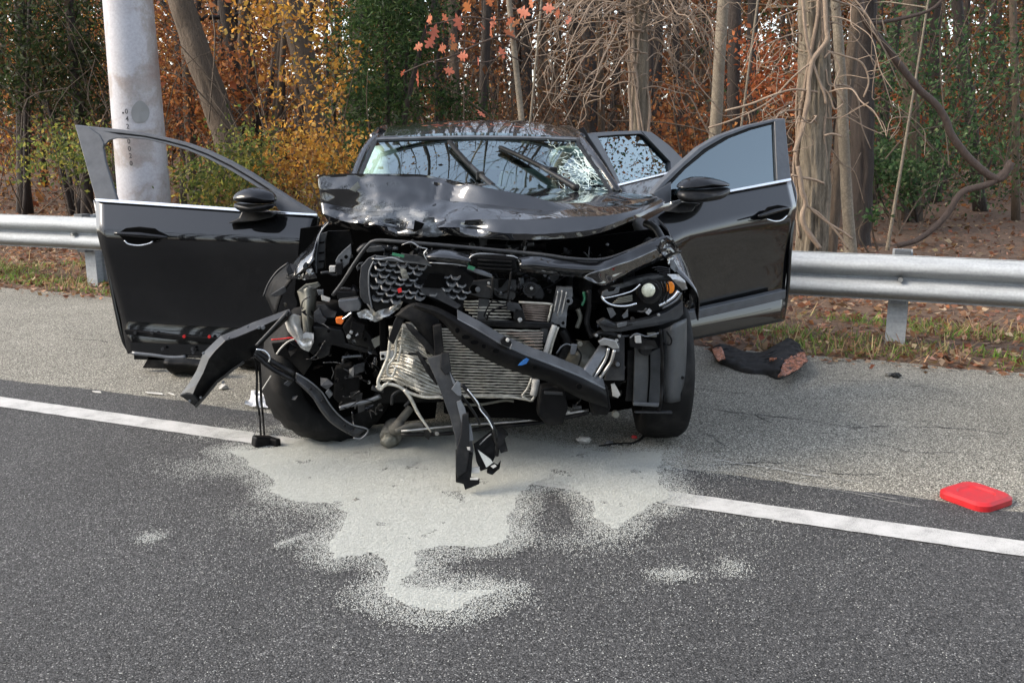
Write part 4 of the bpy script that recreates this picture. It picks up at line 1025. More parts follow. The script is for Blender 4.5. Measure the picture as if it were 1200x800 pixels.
sheet('skin_crease', [[Q(682, 325, -.57), Q(696, 318, -.58), (Q(716, 312, -.55)), Q(745, 302, -.47), Q(772, 290, -.40)], [Q(692, 329, -.585), Q(707, 334.5, -.56), Q(727, 326, -.51), Q(750, 313, -.45), Q(776, 300, -.385)]], M['hood'], car, 6, .003, lambda v: v+Vector((0, -.022, .004))*abs(mnoise.noise(v*17)))
pl('torn_tip', [(775, 280), (783, 276), (792, 284), (798, 294.5), (790, 297), (778, 300), (770, 291)], -.39, 'hood', .004, None, 0, .022, .014)
for pts in ([(470, 287), (482, 284), (492, 290), (500, 291.5), (497, 298), (501, 306)], [(502, 308), (520, 308.5), (535, 310), (548, 312)], [(548, 311), (550, 303), (556, 298.5), (568, 297), (590, 299), (606, 302), (609, 317)], [(612, 307), (622, 312), (640, 318)], [(436, 303), (446, 304), (460, 302), (474, 307)]):
    tb('torn_edge', [(x+random.uniform(-.6, .6), y+random.uniform(-.4, .4)) for x, y in pts], -.595, [.001, .004, .002, .0035, .001], 'steel', seg=5, k=3)
pl('grille_top_rail', [(470, 297), (490, 300), (502, 306), (500, 309), (480, 306), (468, 304)], -.56, 'greyp', .01, None, .002, .006)
pl('green_tag', [(549, 310.5), (557, 313), (555, 317), (547.5, 314.5)], -.6, 'green', .004, None, 0)
pl('green_tag', [(460, 296), (474, 299), (473, 302), (459, 299)], -.57, 'green', .004, None, 0)
pl('intake_box', [(552, 299), (604, 302), (606, 316), (590, 320), (562, 316), (551, 310)], -.46, 'plastic_m', .08, None, .008)
for k in range(3): pl('intake_louvre', [(560, 304+k*4.5), (600, 306+k*4.5), (600, 307.6+k*4.5), (560, 305.6+k*4.5)], -.475, 'plastic', .03, None, .001)
pl('intake_lip', [(548, 313), (565, 317), (577, 322), (577, 326), (560, 321), (547, 316)], -.57, 'greyl', .02, None, .003)

# horn, latch brackets, crossmember
pl('latch_plate', [(549, 330), (566, 328), (577, 327), (577, 350), (564, 349), (550, 345)], -.44, 'greyp', .02, None, .003)
ds('latch_recess', 556, 339, -.46, 5.2, 'cavity_shade', t=.012); ds('latch_core', 560, 339.5, -.47, 3, 'greyl', t=.02)
pl('latch_plate', [(579, 327), (605, 328), (604, 348), (601, 352), (585, 349), (579, 345)], -.43, 'greyp', .02, None, .003)
pl('latch_notch', [(584, 328), (594, 328), (588, 336), (584, 338)], -.45, 'cavity_shade', .012, None, 0)
tb('latch_rod', [(599, 318), (597, 335), (595, 350)], -.47, .005, 'plastic', seg=6)
tb('latch_rod', [(578, 324), (577, 336), (576, 349)], -.48, .006, 'plastic', seg=6)
ds('bolt', 573, 332, -.47, 1.8, 'steel', t=.02)
for x, y in ((598, 337), (587, 343)): ds('bolt', x, y, -.45, 1.6, 'greyl', t=.015)
ds('horn', 622, 339, -.42, 9.5, 'greyp', t=.04, ry=8.5); ds('horn', 622, 339, -.445, 6, 'plastic', t=.03); ds('horn_nut', 623, 338, -.46, 2, 'steel', t=.02)
pl('horn_trumpet', [(626, 332), (634, 336), (639, 346), (636, 351), (626, 350)], -.40, 'greyp', .04, None, .006)
pl('crossmember', [(558, 374), (600, 376), (650, 378), (650, 385), (600, 384), (560, 381)], -.47, 'plastic', .04, None, .005)
pl('sensor', [(593, 354), (608, 356), (612, 363), (606, 367), (594, 363)], -.50, 'greyp', .03, None, .004)
pl('sensor', [(603, 360), (613, 363), (616, 374), (609, 379), (602, 374)], -.50, 'plastic', .03, None, .004)
ds('sensor_pin', 609.5, 375, -.53, 2.6, 'steel', t=.02)
tb('wire', [(570, 375), (574, 366), (584, 361), (594, 358)], -.51, .004, 'plastic_m', seg=5); tb('wire', [(567, 371), (571, 361), (578, 352), (590, 356), (600, 350)], -.50, .003, 'plastic_m', seg=5)
pl('stay', [(561, 350), (574, 351), (568, 376), (559, 376)], -.46, 'greyp', .01)

# radiator and condenser with real fins
def fins(name, poly_l, poly_r, n, m, u, wav=.004, th=1.6, parent=None, ns=14, jit=.5):
    parts = []
    for i in range(n):
        t = (i+.5)/n
        a = (np.interp(t, [0, .5, 1], [p[0] for p in poly_l]), np.interp(t, [0, .5, 1], [p[1] for p in poly_l]))
        b = (np.interp(t, [0, .5, 1], [p[0] for p in poly_r]), np.interp(t, [0, .5, 1], [p[1] for p in poly_r]))
        V = []; F = []
        for k in range(ns+1):
            x = a[0]+(b[0]-a[0])*k/ns; y = a[1]+(b[1]-a[1])*k/ns+random.uniform(-jit, jit)*.6
            uu = u+wav*mnoise.noise((x*.05, y*.12, 3))*2-.02*math.sin(k/ns*math.pi)
            for dy, du in ((-th/2, 0), (th/2, .0), (th/2, .02), (-th/2, .02)): V.append(Q(x, y+dy, uu+du))
        for k in range(ns):
            for q in range(4): F.append([k*4+q, k*4+(q+1) % 4, k*4+4+(q+1) % 4, k*4+4+q])
        parts.append((V, F))
    return tag(multi(name, parts, m, parent), kind='stuff')
rad = empty('radiator'); rad.parent = car
pl('radiator_core', [(536, 348), (646, 354), (642, 470), (515, 470), (514, 383), (540, 378)], -.40, 'cavity_shade', .04, rad, 0)
fins('fin', [(540, 351), (545, 363), (560, 376)], [(598, 352), (598, 364), (600, 377)], 7, M['alu'], -.44, .006, 1.7, rad)
fins('fin', [(611, 355), (613, 364), (616, 375)], [(645, 357), (643, 366), (641, 377)], 8, M['alub'], -.44, .003, 1.5, rad, 6, .2)
tb('radiator_edge', [(608, 354), (644, 356), (646, 360), (642, 377)], -.46, .005, 'alu', rad, 6, 4)
fins('fin', [(516, 384), (516, 424), (516, 466)], [(638, 386), (635, 428), (625, 468)], 25, M['alu'], -.44, .010, 1.75, rad, 22, .5)
fins('fin', [(590, 389), (612, 398), (625, 410)], [(637, 388), (636, 398), (635, 410)], 6, M['alub'], -.475, .003, 1.6, rad, 6, .2)
tb('radiator_edge', [(517, 466), (550, 464), (590, 464), (625, 469)], -.46, .006, 'alu', rad, 6)
pl('radiator_tank', [(634, 383), (643, 383), (641, 402), (635, 402)], -.46, 'greyp', .04, rad)
tb('radiator_pipe', [(650, 381), (644, 398), (638, 418)], -.47, .012, 'white', rad); tb('radiator_pipe', [(654, 383), (648, 400), (644, 416)], -.46, .006, 'alu', rad)
tb('receiver_tube', [(628, 445), (627, 455), (625, 463)], -.50, .016, 'white', rad, 12); tb('radiator_edge', [(623, 443), (618, 455), (611, 464)], -.49, .005, 'alu', rad, 6)
tb('radiator_edge', [(612, 464), (622, 469), (628, 462)], -.49, .006, 'alu', rad, 6)
# crumpled left half of the condenser
def cond():
    rows = [[(457, 384), (470, 378), (485, 382), (500, 392), (516, 402)], [(456, 402), (470, 398), (486, 402), (502, 412), (516, 424)], [(451, 424), (466, 420), (484, 426), (500, 434), (516, 444)], [(443, 447), (460, 446), (478, 454), (496, 462), (516, 466)]]
    us = [[-.42, -.45, -.47, -.46, -.45], [-.42, -.50, -.46, -.50, -.45], [-.40, -.45, -.52, -.47, -.45], [-.38, -.45, -.46, -.50, -.45]]
    cm = bpy.data.materials['dusty_aluminium']
    o = sheet('condenser_core', [[Q(*p, u) for p, u in zip(r_, w)] for r_, w in zip(rows, us)], M['alu'], rad, 9, .02, lambda v: v+Vector((.006, -.014, .006))*mnoise.noise(v*30)+Vector((0, -.006, 0))*math.sin(v.z*900))
    parts = []
    for t in np.linspace(.05, .97, 20):
        pts = []
        for c in range(5):
            col = [r_[c] for r_ in rows]; cu = [w[c] for w in us]
            y = np.interp(t, np.linspace(0, 1, 4), range(4)); i = min(2, int(y)); f = y-i
            x_ = col[i][0]*(1-f)+col[i+1][0]*f; y_ = col[i][1]*(1-f)+col[i+1][1]*f; u_ = cu[i]*(1-f)+cu[i+1]*f
            pts.append(Q(x_, y_+random.uniform(-1, 1), u_-.016))
        parts.append(tubevf(spline(pts, 4), .0035, 4))
    tag(multi('fin', parts, M['alu'], rad), kind='stuff')
cond()
for pts, r_ in (([(462, 384), (457, 400), (455, 416), (449, 432), (443, 447), (447, 453), (456, 448)], .007), ([(468, 383), (464, 400), (463, 416), (455, 428), (454, 438), (460, 440), (464, 430)], .006), ([(472, 384), (471, 396), (469, 412), (466, 424)], .005), ([(441, 452), (446, 456), (452, 450), (466, 452), (480, 460), (498, 465), (518, 465)], .007), ([(466, 438), (480, 446), (494, 451)], .004), ([(460, 428), (476, 440), (492, 447)], .004)):
    tb('condenser_tube', pts, -.50, r_, 'alu', rad, 8)
pl('condenser_lug', [(445, 412.5), (461, 411), (463, 419), (446, 422)], -.5, 'white', .01, rad); ds('bracket_hole', 448.5, 417.5, -.505, 2.2, 'cavity_shade', t=.004)
tb('condenser_tube', [(474, 456), (482, 468), (490, 484), (505, 506)], -.5, [.010, .008, .007, .004], 'alu', rad, 8)
# dark plastic shield and struts in front of the condenser
sheet('air_guide', [[Q(462, 370, -.56), Q(480, 356, -.56), Q(497, 356, -.57), Q(512, 366, -.57)], [Q(480, 376, -.58), Q(492, 372, -.58), Q(505, 374, -.58), Q(515, 380, -.57)], [Q(492, 392, -.57), Q(500, 392, -.58), Q(508, 394, -.58), Q(516, 396, -.57)], [Q(500, 415, -.56), Q(505, 415, -.57), Q(511, 416, -.57), Q(517, 416, -.56)]], M['plastic_m'], car, 5, .008)
pl('air_guide', [(455, 398), (462, 376), (470, 362), (480, 358), (474, 374), (466, 392), (461, 404)], -.55, 'plastic', .012)
pl('guide_strap', [(474, 378), (482, 381), (503, 402), (514, 416), (512, 421), (496, 406), (478, 386)], -.58, 'plastic', .015)
pl('guide_strap', [(487, 413), (490, 411), (506, 434), (514, 448), (512, 452), (500, 437)], -.58, 'plastic', .012)
tb('wire', [(478, 414.5), (488, 415), (498, 420), (508, 418)], -.57, .005, 'plastic_m', seg=6)
pl('guide_leg', [(507, 382), (517, 380), (520, 410), (518, 440), (516, 442), (511, 438), (509, 410)], -.60, 'plastic', .03, None, .004)

# the bumper beam torn loose and hanging across the front
bt_ = [(487, 354), (513, 360), (536, 371.5), (562, 385), (587, 400), (616, 413), (640, 422), (660, 430), (682, 439), (709, 453)]
bb_ = [(484, 360), (505, 369), (520, 379), (538, 400), (563, 417), (592, 431), (625, 442), (648, 450), (680, 467), (712, 478)]
ub = [-.66, -.67, -.68, -.70, -.71, -.71, -.70, -.68, -.66, -.62]
beam = empty('bumper_beam'); beam.parent = car
A_ = [Q(*p, u) for p, u in zip(bt_, ub)]; B_ = [Q(*p, u+.02) for p, u in zip(bb_, ub)]; Mi = [(a+b)/2+Vector((0, -.03, 0)) for a, b in zip(A_, B_)]
sheet('beam_face', [A_, [a.lerp(m_, .5)+Vector((0, -.012, 0)) for a, m_ in zip(A_, Mi)], Mi, [b.lerp(m_, .5)+Vector((0, -.008, 0)) for b, m_ in zip(B_, Mi)], B_], M['plastic_m'], beam, 4, .012)
strip('beam_flange', [a+Vector((0, .05, .022)) for a in A_[2:]], [a+Vector((0, -.012, -.004)) for a in A_[2:]], (0, 0, -.008), M['greyl'], beam, .002)
for x, y, rx, ry in ((536, 387, 2.8, 3), (546, 395, 5, 2.6), (556, 401, 5, 2.6), (567, 405.5, 2.6, 2.6), (581, 411, 4.2, 2.6), (627, 430.5, 3, 2.4), (679, 453, 3.6, 3.4)):
    V, F = discvf(Q(x, y, -.765), (.12, -1, .12), rx*.0032, 16, .012, ry*.0032); mesh('beam_hole', V, F, M['cavity_shade'], beam)
pl('beam_mark', [(607, 428), (613, 422), (617, 419.5), (620, 421), (617, 426), (611, 428)], -.765, 'blue', .004, beam, 0)
pl('beam_clip', [(586, 399), (591, 395), (597, 397), (600, 402), (597, 407), (588, 404)], -.74, 'plastic', .02, beam); ds('bolt', 595, 398.5, -.765, 2.2, 'white', t=.01)
tb('beam_edge', [(600, 403), (598, 409)], -.765, .003, 'greyl', beam)
pl('tow_bracket', [(634, 455), (660, 451), (666, 478), (660, 497), (642, 500), (630, 486)], -.58, 'plastic_m', .08, None, .006)
pl('tow_bracket', [(638, 459), (660, 460), (660, 463), (638, 462)], -.60, 'greyp', .02)
pl('beam_mount', [(694, 452), (712, 452), (716, 478), (712, 487), (696, 486), (690, 470)], -.56, 'plastic_m', .06, None, .006)
# right crash box (blue-grey) and its plate
sheet('crash_box', [[Q(703, 403, -.50), Q(696, 414, -.55), Q(688, 427, -.6), Q(681, 438, -.62)], [Q(713, 409, -.52), Q(706, 421, -.56), Q(699, 434, -.6), Q(693, 443, -.62)]], M['greyl'], car, 4, .02)
pl('crash_box_edge', [(701, 400), (708, 396), (722, 399), (726, 408), (718, 409), (712, 405), (704, 405)], -.54, 'steel', .02, None, .003)
tb('crash_box_edge', [(713, 408), (710, 420), (702, 434), (694, 446), (703, 450), (708, 452)], -.60, .006, 'steel')
tb('crash_box_edge', [(720, 410), (716, 424), (708, 436), (700, 447)], -.58, .007, 'steel')
pl('crash_box_web', [(713, 411), (719, 412), (712, 430), (702, 444), (697, 443), (706, 428)], -.54, 'cavity_shade', .02, None, 0)
pl('mount_plate', [(713, 396), (728, 391), (732, 396), (732, 446), (708, 446), (713, 430), (720, 416), (722, 404)], -.47, 'greyp', .02, None, .004)
pl('mount_web', [(719, 402), (726, 402), (726, 412), (718, 413)], -.50, 'greyl', .01); ds('mount_boss', 723.5, 427, -.49, 4.6, 'plastic', t=.02); ds('bolt', 724, 427, -.51, 2.6, 'greyl', t=.02)
for x, y in ((723, 399), (726, 394), (699, 393)): ds('bolt', x, y, -.52, 1.8, 'steel', t=.02)
tb('hose', [(696, 394), (704, 390), (714, 391), (724, 394)], -.48, .012, 'plastic')
pl('dust_shield', [(716, 450), (720, 449), (727, 462), (724, 466), (718, 464)], -.46, 'white', .006, None, 0, .004)
# support frame between radiator and headlight
pl('radiator_support', [(653, 337), (671, 337), (671, 346), (668, 354), (665, 362), (664, 374), (663, 384), (657, 383), (656, 380), (645, 379), (648, 364)], -.46, 'greyl', .04, None, .004, .005, .015)
ds('support_boss', 667, 353, -.49, 4.5, 'greyl', t=.02); ds('bracket_hole', 666, 353, -.51, 2.2, 'cavity_shade', t=.01); ds('bracket_hole', 660, 378.5, -.50, 2, 'cavity_shade', t=.006)
for pts in ([(654, 341), (652, 352), (649, 366)], [(659, 340), (657, 352), (653, 370)], [(664, 342), (661, 356), (658, 368)]): tb('support_rib', pts, -.485, .0035, 'steel', None, 5)
tb('washer_hose', [(684, 342), (685, 350), (682, 358)], -.42, .006, 'green'); tb('hose', [(677, 362), (680, 372), (676, 384)], -.40, .010, 'olive'); tb('hose', [(690, 340), (690, 360), (688, 380), (694, 395)], -.42, .012, 'plastic')
tb('wire', [(652, 414), (658, 406), (665, 403), (674, 407)], -.46, .004, 'greyl', seg=5)
pl('connector', [(670, 403), (677, 404), (674, 416), (668, 415)], -.47, 'greyl', .02); ds('connector', 680, 403, -.46, 3, 'olive', t=.02)
tb('wire', [(676, 408), (681, 416), (678, 428)], -.44, .004, 'plastic', seg=5); blob('compressor', Q(682, 420, -.25), (.07, .1, .08), 'olive', car, .15, 5)
tb('cooling_hose', [(658, 386), (664, 400), (660, 414), (652, 424)], -.38, .022, 'plastic')

# right headlight
hl = empty('headlight'); hl.parent = car
pl('housing', [(704, 346), (712, 338), (735, 331), (768, 324.5), (788, 325), (798, 338), (797, 352), (786, 362), (764, 368), (738, 366), (714, 358)], (-.44, -.30), 'plastic_m', .12, hl, .01)
pl('upper_bracket', [(705, 347), (706, 342), (712, 339), (713, 342), (720, 341), (722, 337), (727, 336), (725, 343), (712, 347)], -.50, 'greyl', .01, hl, .002)
pl('upper_bracket', [(716, 336), (726, 333), (745, 327), (757, 324), (772, 322.5), (778, 324), (760, 328), (740, 334), (728, 337.5)], (-.48, -.40), 'greyp', .02, hl, .003, .004)
tb('light_guide', [(705, 347), (707, 351), (713, 355.5), (723, 358.3), (735, 358.3), (746, 355.5)], -.53, .0042, 'chrome', hl); tb('light_guide', [(707, 349.5), (722, 346.5), (738, 342), (745, 338), (750, 333)], -.51, .003, 'chrome', hl)
for k in range(4): tb('lamp_rib', [(718+k*2, 355-k*1.8), (730, 354-k*1.8), (741, 352-k*2)], -.46, .003, 'olive', hl, 5)
ds('lamp_bezel', 762, 341.5, -.44, 14, 'plastic', hl, .06, 28, 14.5); ds('lamp_ring', 762, 341.5, -.47, 11, 'gloss', hl, .03, 28)
c = Q(761, 341, -.50); s = (c-CAML).length/FPX*8.2
bm = bmesh.new(); bmesh.ops.create_uvsphere(bm, u_segments=24, v_segments=14, radius=s)
for v in bm.verts: v.co = Vector((v.co.x, v.co.y*.6, v.co.z))+c+Vector((0, .02, 0))
me = bpy.data.meshes.new('lens'); bm.to_mesh(me); bm.free(); me.polygons.foreach_set('use_smooth', [True]*len(me.polygons)); link('lens', me, M['lens'], hl)
for k in range(3): tb('lamp_ring_edge', [(774.5+k*4, 330), (777+k*3.4, 341), (772+k*4, 354)], -.42, .003, 'gloss', hl, 5)
ds('indicator', 786, 337, -.40, 4.6, 'amber', hl, .03, 20, 7)
tb('lower_trim', [(772, 358), (780, 354), (789, 348), (795, 341)], -.40, .008, 'chrome', hl, 8); tb('lower_trim', [(776, 361), (786, 356), (794, 350), (798, 343)], -.40, .006, 'greyl', hl, 8)
pl('lamp_tab', [(711, 361), (718, 361), (722, 368), (716, 373)], -.48, 'greyl', .008, hl, 0, .004); pl('lamp_tab', [(729, 370), (736, 362), (736, 371), (731, 373)], -.48, 'greyl', .008, hl, 0, .004)
pl('lamp_tab', [(756, 366), (761, 361), (764, 364), (760, 369)], -.46, 'chrome', .01, hl, 0)
pl('lower_beam', [(700, 379), (709, 374), (722, 380), (742, 377), (762, 373), (780, 366), (793, 358), (800, 352), (801, 368), (796, 374), (775, 381), (750, 385), (728, 389), (708, 389)], (-.52, -.34), 'greyp', .05, None, .004)
pl('lower_beam_edge', [(702, 377), (722, 383), (742, 379), (742, 381), (722, 386), (703, 381)], (-.54, -.50), 'plastic', .01); pl('lower_beam_tag', [(723, 379), (735, 377), (734, 382), (724, 384)], -.53, 'greyl', .01, None, .002)
ds('bolt', 741.5, 374, -.50, 2.4, 'plastic', t=.02); ds('bolt', 772, 369, -.46, 1.8, 'steel', t=.02)
# broken wing edge at the right
pl('front_wing', [(784, 299), (790, 303), (794, 314), (801, 322), (805, 334), (808, 350), (806, 362), (802, 358), (799, 342), (794, 326), (786, 316), (783, 308)], (-.30, -.18), 'hood', .012, None, 0, .016, .016)
pl('front_wing', [(787, 300), (797, 314), (806, 331), (812, 352), (808, 364), (800, 345), (790, 322)], -.08, 'paint', .02, None, .002)
pl('wing_scrap', [(782, 322), (795, 321), (803, 328), (806, 338), (800, 340), (793, 332)], -.33, 'steel', .004, None, 0, .016, .012)
pl('wing_scrap', [(786, 305), (790, 304), (795, 316), (791, 319), (786, 314)], -.3, 'greyl', .004, None, 0, .01, .012)
for k in range(4): tb('wing_rib', [(764+k*3, 314+k*2), (774, 313+k*2.4), (785, 315+k*2)], -.32, .004, 'gloss', None, 5)
sheet('front_wing', [[Vector((.74, -.30, .86)), Vector((.80, .0, .97)), Vector((.84, .46, 1.0))], [Vector((.86, -.30, .74)), Vector((.885, .0, .82)), Vector((.88, .46, .84))], [Vector((.87, -.30, .62)), Vector((.895, .0, .70)), Vector((.885, .46, .5))]], M['paint'], car, 5, .006)
tb('wing_flange', [(757, 262), (768, 268), (775, 279), (779, 287)], (-.02, -.2), .018, 'greyp'); tb('wing_flange', [(763, 260), (771, 267), (778, 280)], (.0, -.18), .006, 'chrome')

# right front wheel and the liner plates in front of it
tire('front_wheel', .775, .0, .335, (0, 0, R(-3)))
pl('wheel_liner', [(735, 411), (745, 408), (746, 440), (744, 470), (733, 470), (735, 440)], -.36, 'plastic', .02)
pl('wheel_liner', [(744, 406), (762, 411), (762, 442), (760, 474), (742, 472)], -.40, 'liner', .015)
pl('wheel_liner', [(762, 413), (776, 407), (778, 440), (776, 474), (759, 474)], -.38, 'liner', .015)
sheet('wheel_liner', [[Q(777, 386, -.38), Q(777, 412, -.38), Q(776, 440, -.38), Q(777, 470, -.36)], [Q(790, 380, -.42), Q(788, 410, -.42), Q(787, 440, -.42), Q(786, 472, -.40)], [Q(805, 373, -.34), Q(805, 400, -.34), Q(803, 440, -.33), Q(797, 470, -.32)]], M['liner'], car, 5, .008)
tb('liner_seam', [(761, 412), (761, 440), (759, 472)], -.405, .004, 'cavity_shade', None, 5); tb('liner_seam', [(777, 400), (775, 430), (775, 468)], -.41, .005, 'cavity_shade', None, 5)
pl('liner_ledge', [(742, 471), (775, 473), (775, 477), (742, 475)], -.42, 'greyl', .02); pl('liner_ledge', [(744, 482), (788, 482), (788, 485), (744, 484)], -.40, 'greyp', .02)
for x, y in ((799.5, 396), (800, 442.5)): ds('liner_clip', x, y, -.36, 2, 'plastic', t=.01)
pl('fog_lamp_bracket', [(738, 395), (748, 390), (756, 398), (768, 400), (772, 408), (752, 410), (738, 406)], -.46, 'plastic', .03, None, .003, .006)
ds('fog_lamp', 757, 410, -.44, 7, 'plastic', t=.05); pl('connector', [(744, 394), (751, 393), (752, 402), (745, 402)], -.5, 'white', .02); pl('connector', [(759, 391), (769, 390), (770, 395), (760, 395)], -.48, 'olive', .02)
tb('wire', [(774, 388), (775, 398), (784, 404), (787, 398), (781, 388)], -.46, .004, 'plastic_m', None, 6); tb('wire', [(738, 396), (746, 391), (758, 394), (772, 390)], -.49, .004, 'greyl', None, 5)
gq = GL(770, 486); gy = [(774, 386, -.46), (776, 420, -.46), (776, 450, -.45), (773, 478, -.44)]
tube('loose_cable', [Q(*p) for p in gy]+[GL(765, 497, .05), GL(755, 512, .01), GL(742, 521, .008), GL(722, 522, .008), GL(702, 525, .008)], .007, M['plastic_m'], car, 6)

# left front wheel, broken off its hub and turned outwards
fw = tire('front_wheel', *(0, 0), None, None)
wc = Q(388, 447, .08); fw.location = (wc.x, wc.y, .325); fw.rotation_euler = (0, R(-9), R(-52))
for ch in fw.children:
    if ch.name.startswith('rim'): ch.data.materials.clear(); ch.data.materials.append(M['cavity_shade'])  # rim blackened to paint in the shade inside the wheel
mesh('wheel_shade_disc', *discvf((-.07, 0, 0), (-1, 0, 0), .235, 24, .02), M['cavity_shade'], fw); mesh('wheel_shade_disc', *discvf((.09, 0, 0), (1, 0, 0), .235, 24, .02), M['cavity_shade'], fw)  # black discs added as painted shade over both rim faces
pl('knuckle', [(392, 430), (412, 426), (424, 440), (420, 470), (404, 480), (390, 466)], -.16, 'plastic_m', .06, None, .01)
pl('brake_shield', [(318, 402), (335, 400), (360, 410), (366, 425), (356, 440), (338, 420), (322, 415)], -.18, 'plastic_m', .01)
tb('anti_roll_bar', [(398, 478), (412, 474), (430, 470), (446, 464)], -.3, .010, 'greyl')
# torn support arm sticking out to the left
arm = empty('bumper_support'); arm.parent = car
ua = lambda x: -.46+.12*(x-210)/130
o_up = [(210.5, 463), (221, 449), (230, 434), (238, 413), (247, 404), (258.5, 393), (272, 388), (297, 377), (315, 370.5), (339, 361.5)]
o_in = [(226, 462), (231, 450), (238, 437), (245, 420), (252, 411), (264, 399), (277, 395), (301, 385), (318, 377), (341, 367)]
o_lo = [(228, 476), (240, 463), (253, 447), (262, 440), (272, 432), (284, 424), (296, 418), (303, 407), (318, 392), (344, 369)]
strip('support_flange', [Q(x, y, ua(x)+.05) for x, y in o_up], [Q(x, y, ua(x)-.02) for x, y in o_in], (0, .01, -.01), M['greyp'], arm, .003)
strip('support_web', [Q(x, y, ua(x)-.02) for x, y in o_in], [Q(x, y, ua(x)+.02) for x, y in o_lo], (0, .012, 0), M['plastic_m'], arm, .003)
strip('support_lip', [Q(x, y, ua(x)-.01) for x, y in o_lo[:6]], [Q(x+2, y+2, ua(x)-.0) for x, y in o_lo[:6]], (0, .02, 0), M['greyp'], arm)
pl('support_end', [(210.5, 463), (218, 461), (226, 462), (233, 470), (228, 476)], -.47, 'plastic', .02, arm)
for x, y, r_ in ((222, 470, 1.5), (235, 466, 1.4), (261, 448, 1.6), (303, 384, 2), (308, 384, 2.4), (268, 396, 1.4), (238, 414, 1.5), (290, 383, 1.4)): ds('rivet', x, y, ua(x)-.035, r_, 'greyl', arm, .012, 10)
tb('support_rib', [(300, 405), (316, 388), (338, 364)], (-.47, -.42), .006, 'greyp', arm, 6)
# link hanging below it: double tube and flat arm
for dy, dx in ((0, 0), (7, -2)): tb('tie_bar', [(299+dx*.4, 411+dy*.4), (320+dx, 424+dy), (345+dx, 438+dy)], -.38, .012, 'plastic', None, 10)
tb('tie_bar_edge', [(300, 409), (310, 411), (316, 418), (315, 424)], -.40, .004, 'chrome', None, 6); pl('tie_bar_lug', [(332, 450), (342, 443), (345, 445), (338, 453)], -.38, 'greyp', .02)
sheet('lower_arm', [[Q(347, 437, -.36), Q(362, 446, -.37), Q(376, 458, -.38), Q(384, 472, -.38), Q(395, 486, -.36), Q(410, 497, -.33), Q(430, 503, -.3)], [Q(346, 445, -.38), Q(358, 454, -.40), Q(369, 466, -.41), Q(378, 480, -.41), Q(390, 494, -.39), Q(404, 504, -.36), Q(417, 513, -.33)]], M['greyp'], car, 4, .018)
tb('arm_edge', [(347, 437), (362, 446), (377, 459), (386, 473), (397, 486), (412, 497), (431, 503), (424, 513), (414, 513)], -.405, .004, 'greyl', None, 5)
pl('arm_lug', [(381, 460), (385, 456), (390, 462), (386, 467)], -.40, 'greyl', .02, None, .002)
for x, y in ((364, 456), (378, 470), (404, 499)): ds('bolt', x, y, -.43, 1.8, 'plastic', t=.012)
for dx in (0, 4): tube('hanging_wire', [Q(299+dx, 413, -.37), Q(301+dx, 440, -.35), Q(301+dx*1.3, 470, -.32), GL(305+dx, 505, .1), GL(306+dx, 516, .03)], .0055, M['plastic_m'], car, 6)
pw = GL(308, 524, .03); box('wire_plug', pw, (.09, .05, .05), M['plastic_m'], car, (0, .2, .6), .008); box('wire_plug', pw+Vector((.05, 0, -.005)), (.03, .07, .04), M['plastic_m'], car, (0, 0, .9), .006)
tube('wire', [pw, GL(296, 520, .02), GL(300, 512, .03), Q(302, 485, -.3)], .0025, M['greyl'], car, 5)

# undertray, subframe and drive shaft showing beneath
pl('undertray', [(520, 468), (640, 470), (655, 478), (640, 494), (600, 490), (540, 489), (520, 484)], -.36, 'cavity_shade', .2)
tb('undertray_edge', [(530, 472), (560, 474), (590, 469), (602, 470)], -.40, .006, 'olive', None, 6)
tb('subframe_bar', [(470, 509), (520, 508), (580, 500), (640, 494), (690, 483)], -.24, .009, 'plastic', None, 6); tb('subframe_bar', [(470, 505), (540, 498), (620, 492), (690, 480)], -.30, .006, 'steel', None, 6)
pl('subframe_lug', [(692, 476), (702, 477), (702, 487), (694, 487)], -.34, 'plastic', .04); ds('bolt', 722, 486, -.40, 4, 'olive', t=.03); ds('bolt', 655, 493, -.38, 2, 'steel', t=.02); ds('bolt', 512, 508, -.28, 2.6, 'steel', t=.03); ds('bolt', 666, 483, -.38, 2, 'steel', t=.02)
pl('subframe_lug', [(645, 485), (658, 487), (657, 491), (644, 489)], -.38, 'greyp', .02)
b0 = GL(460, 523, .05)
tube('drive_shaft_boot', [Q(481, 478, -.1), Q(470, 492, -.14), Q(466, 500, -.16), b0+Vector((.01, .02, .03)), b0+Vector((-.01, -.03, 0))], [.018, .02, .03, .052, .05], M['boot'], car, 14)
blob('drive_shaft_joint', b0+Vector((-.012, -.045, -.005)), (.038, .03, .035), 'olive', car, .2, 4)
tb('steering_rod', [(464, 505), (478, 499), (490, 497), (500, 500)], -.2, .012, 'boot'); tb('brake_hose', [(459, 474), (461, 462), (474, 457), (480, 468), (474, 476)], -.2, .007, 'greyp')
pl('arm_scrap', [(494, 492), (500, 497), (506, 506), (503, 516), (498, 512)], -.3, 'plastic', .01)
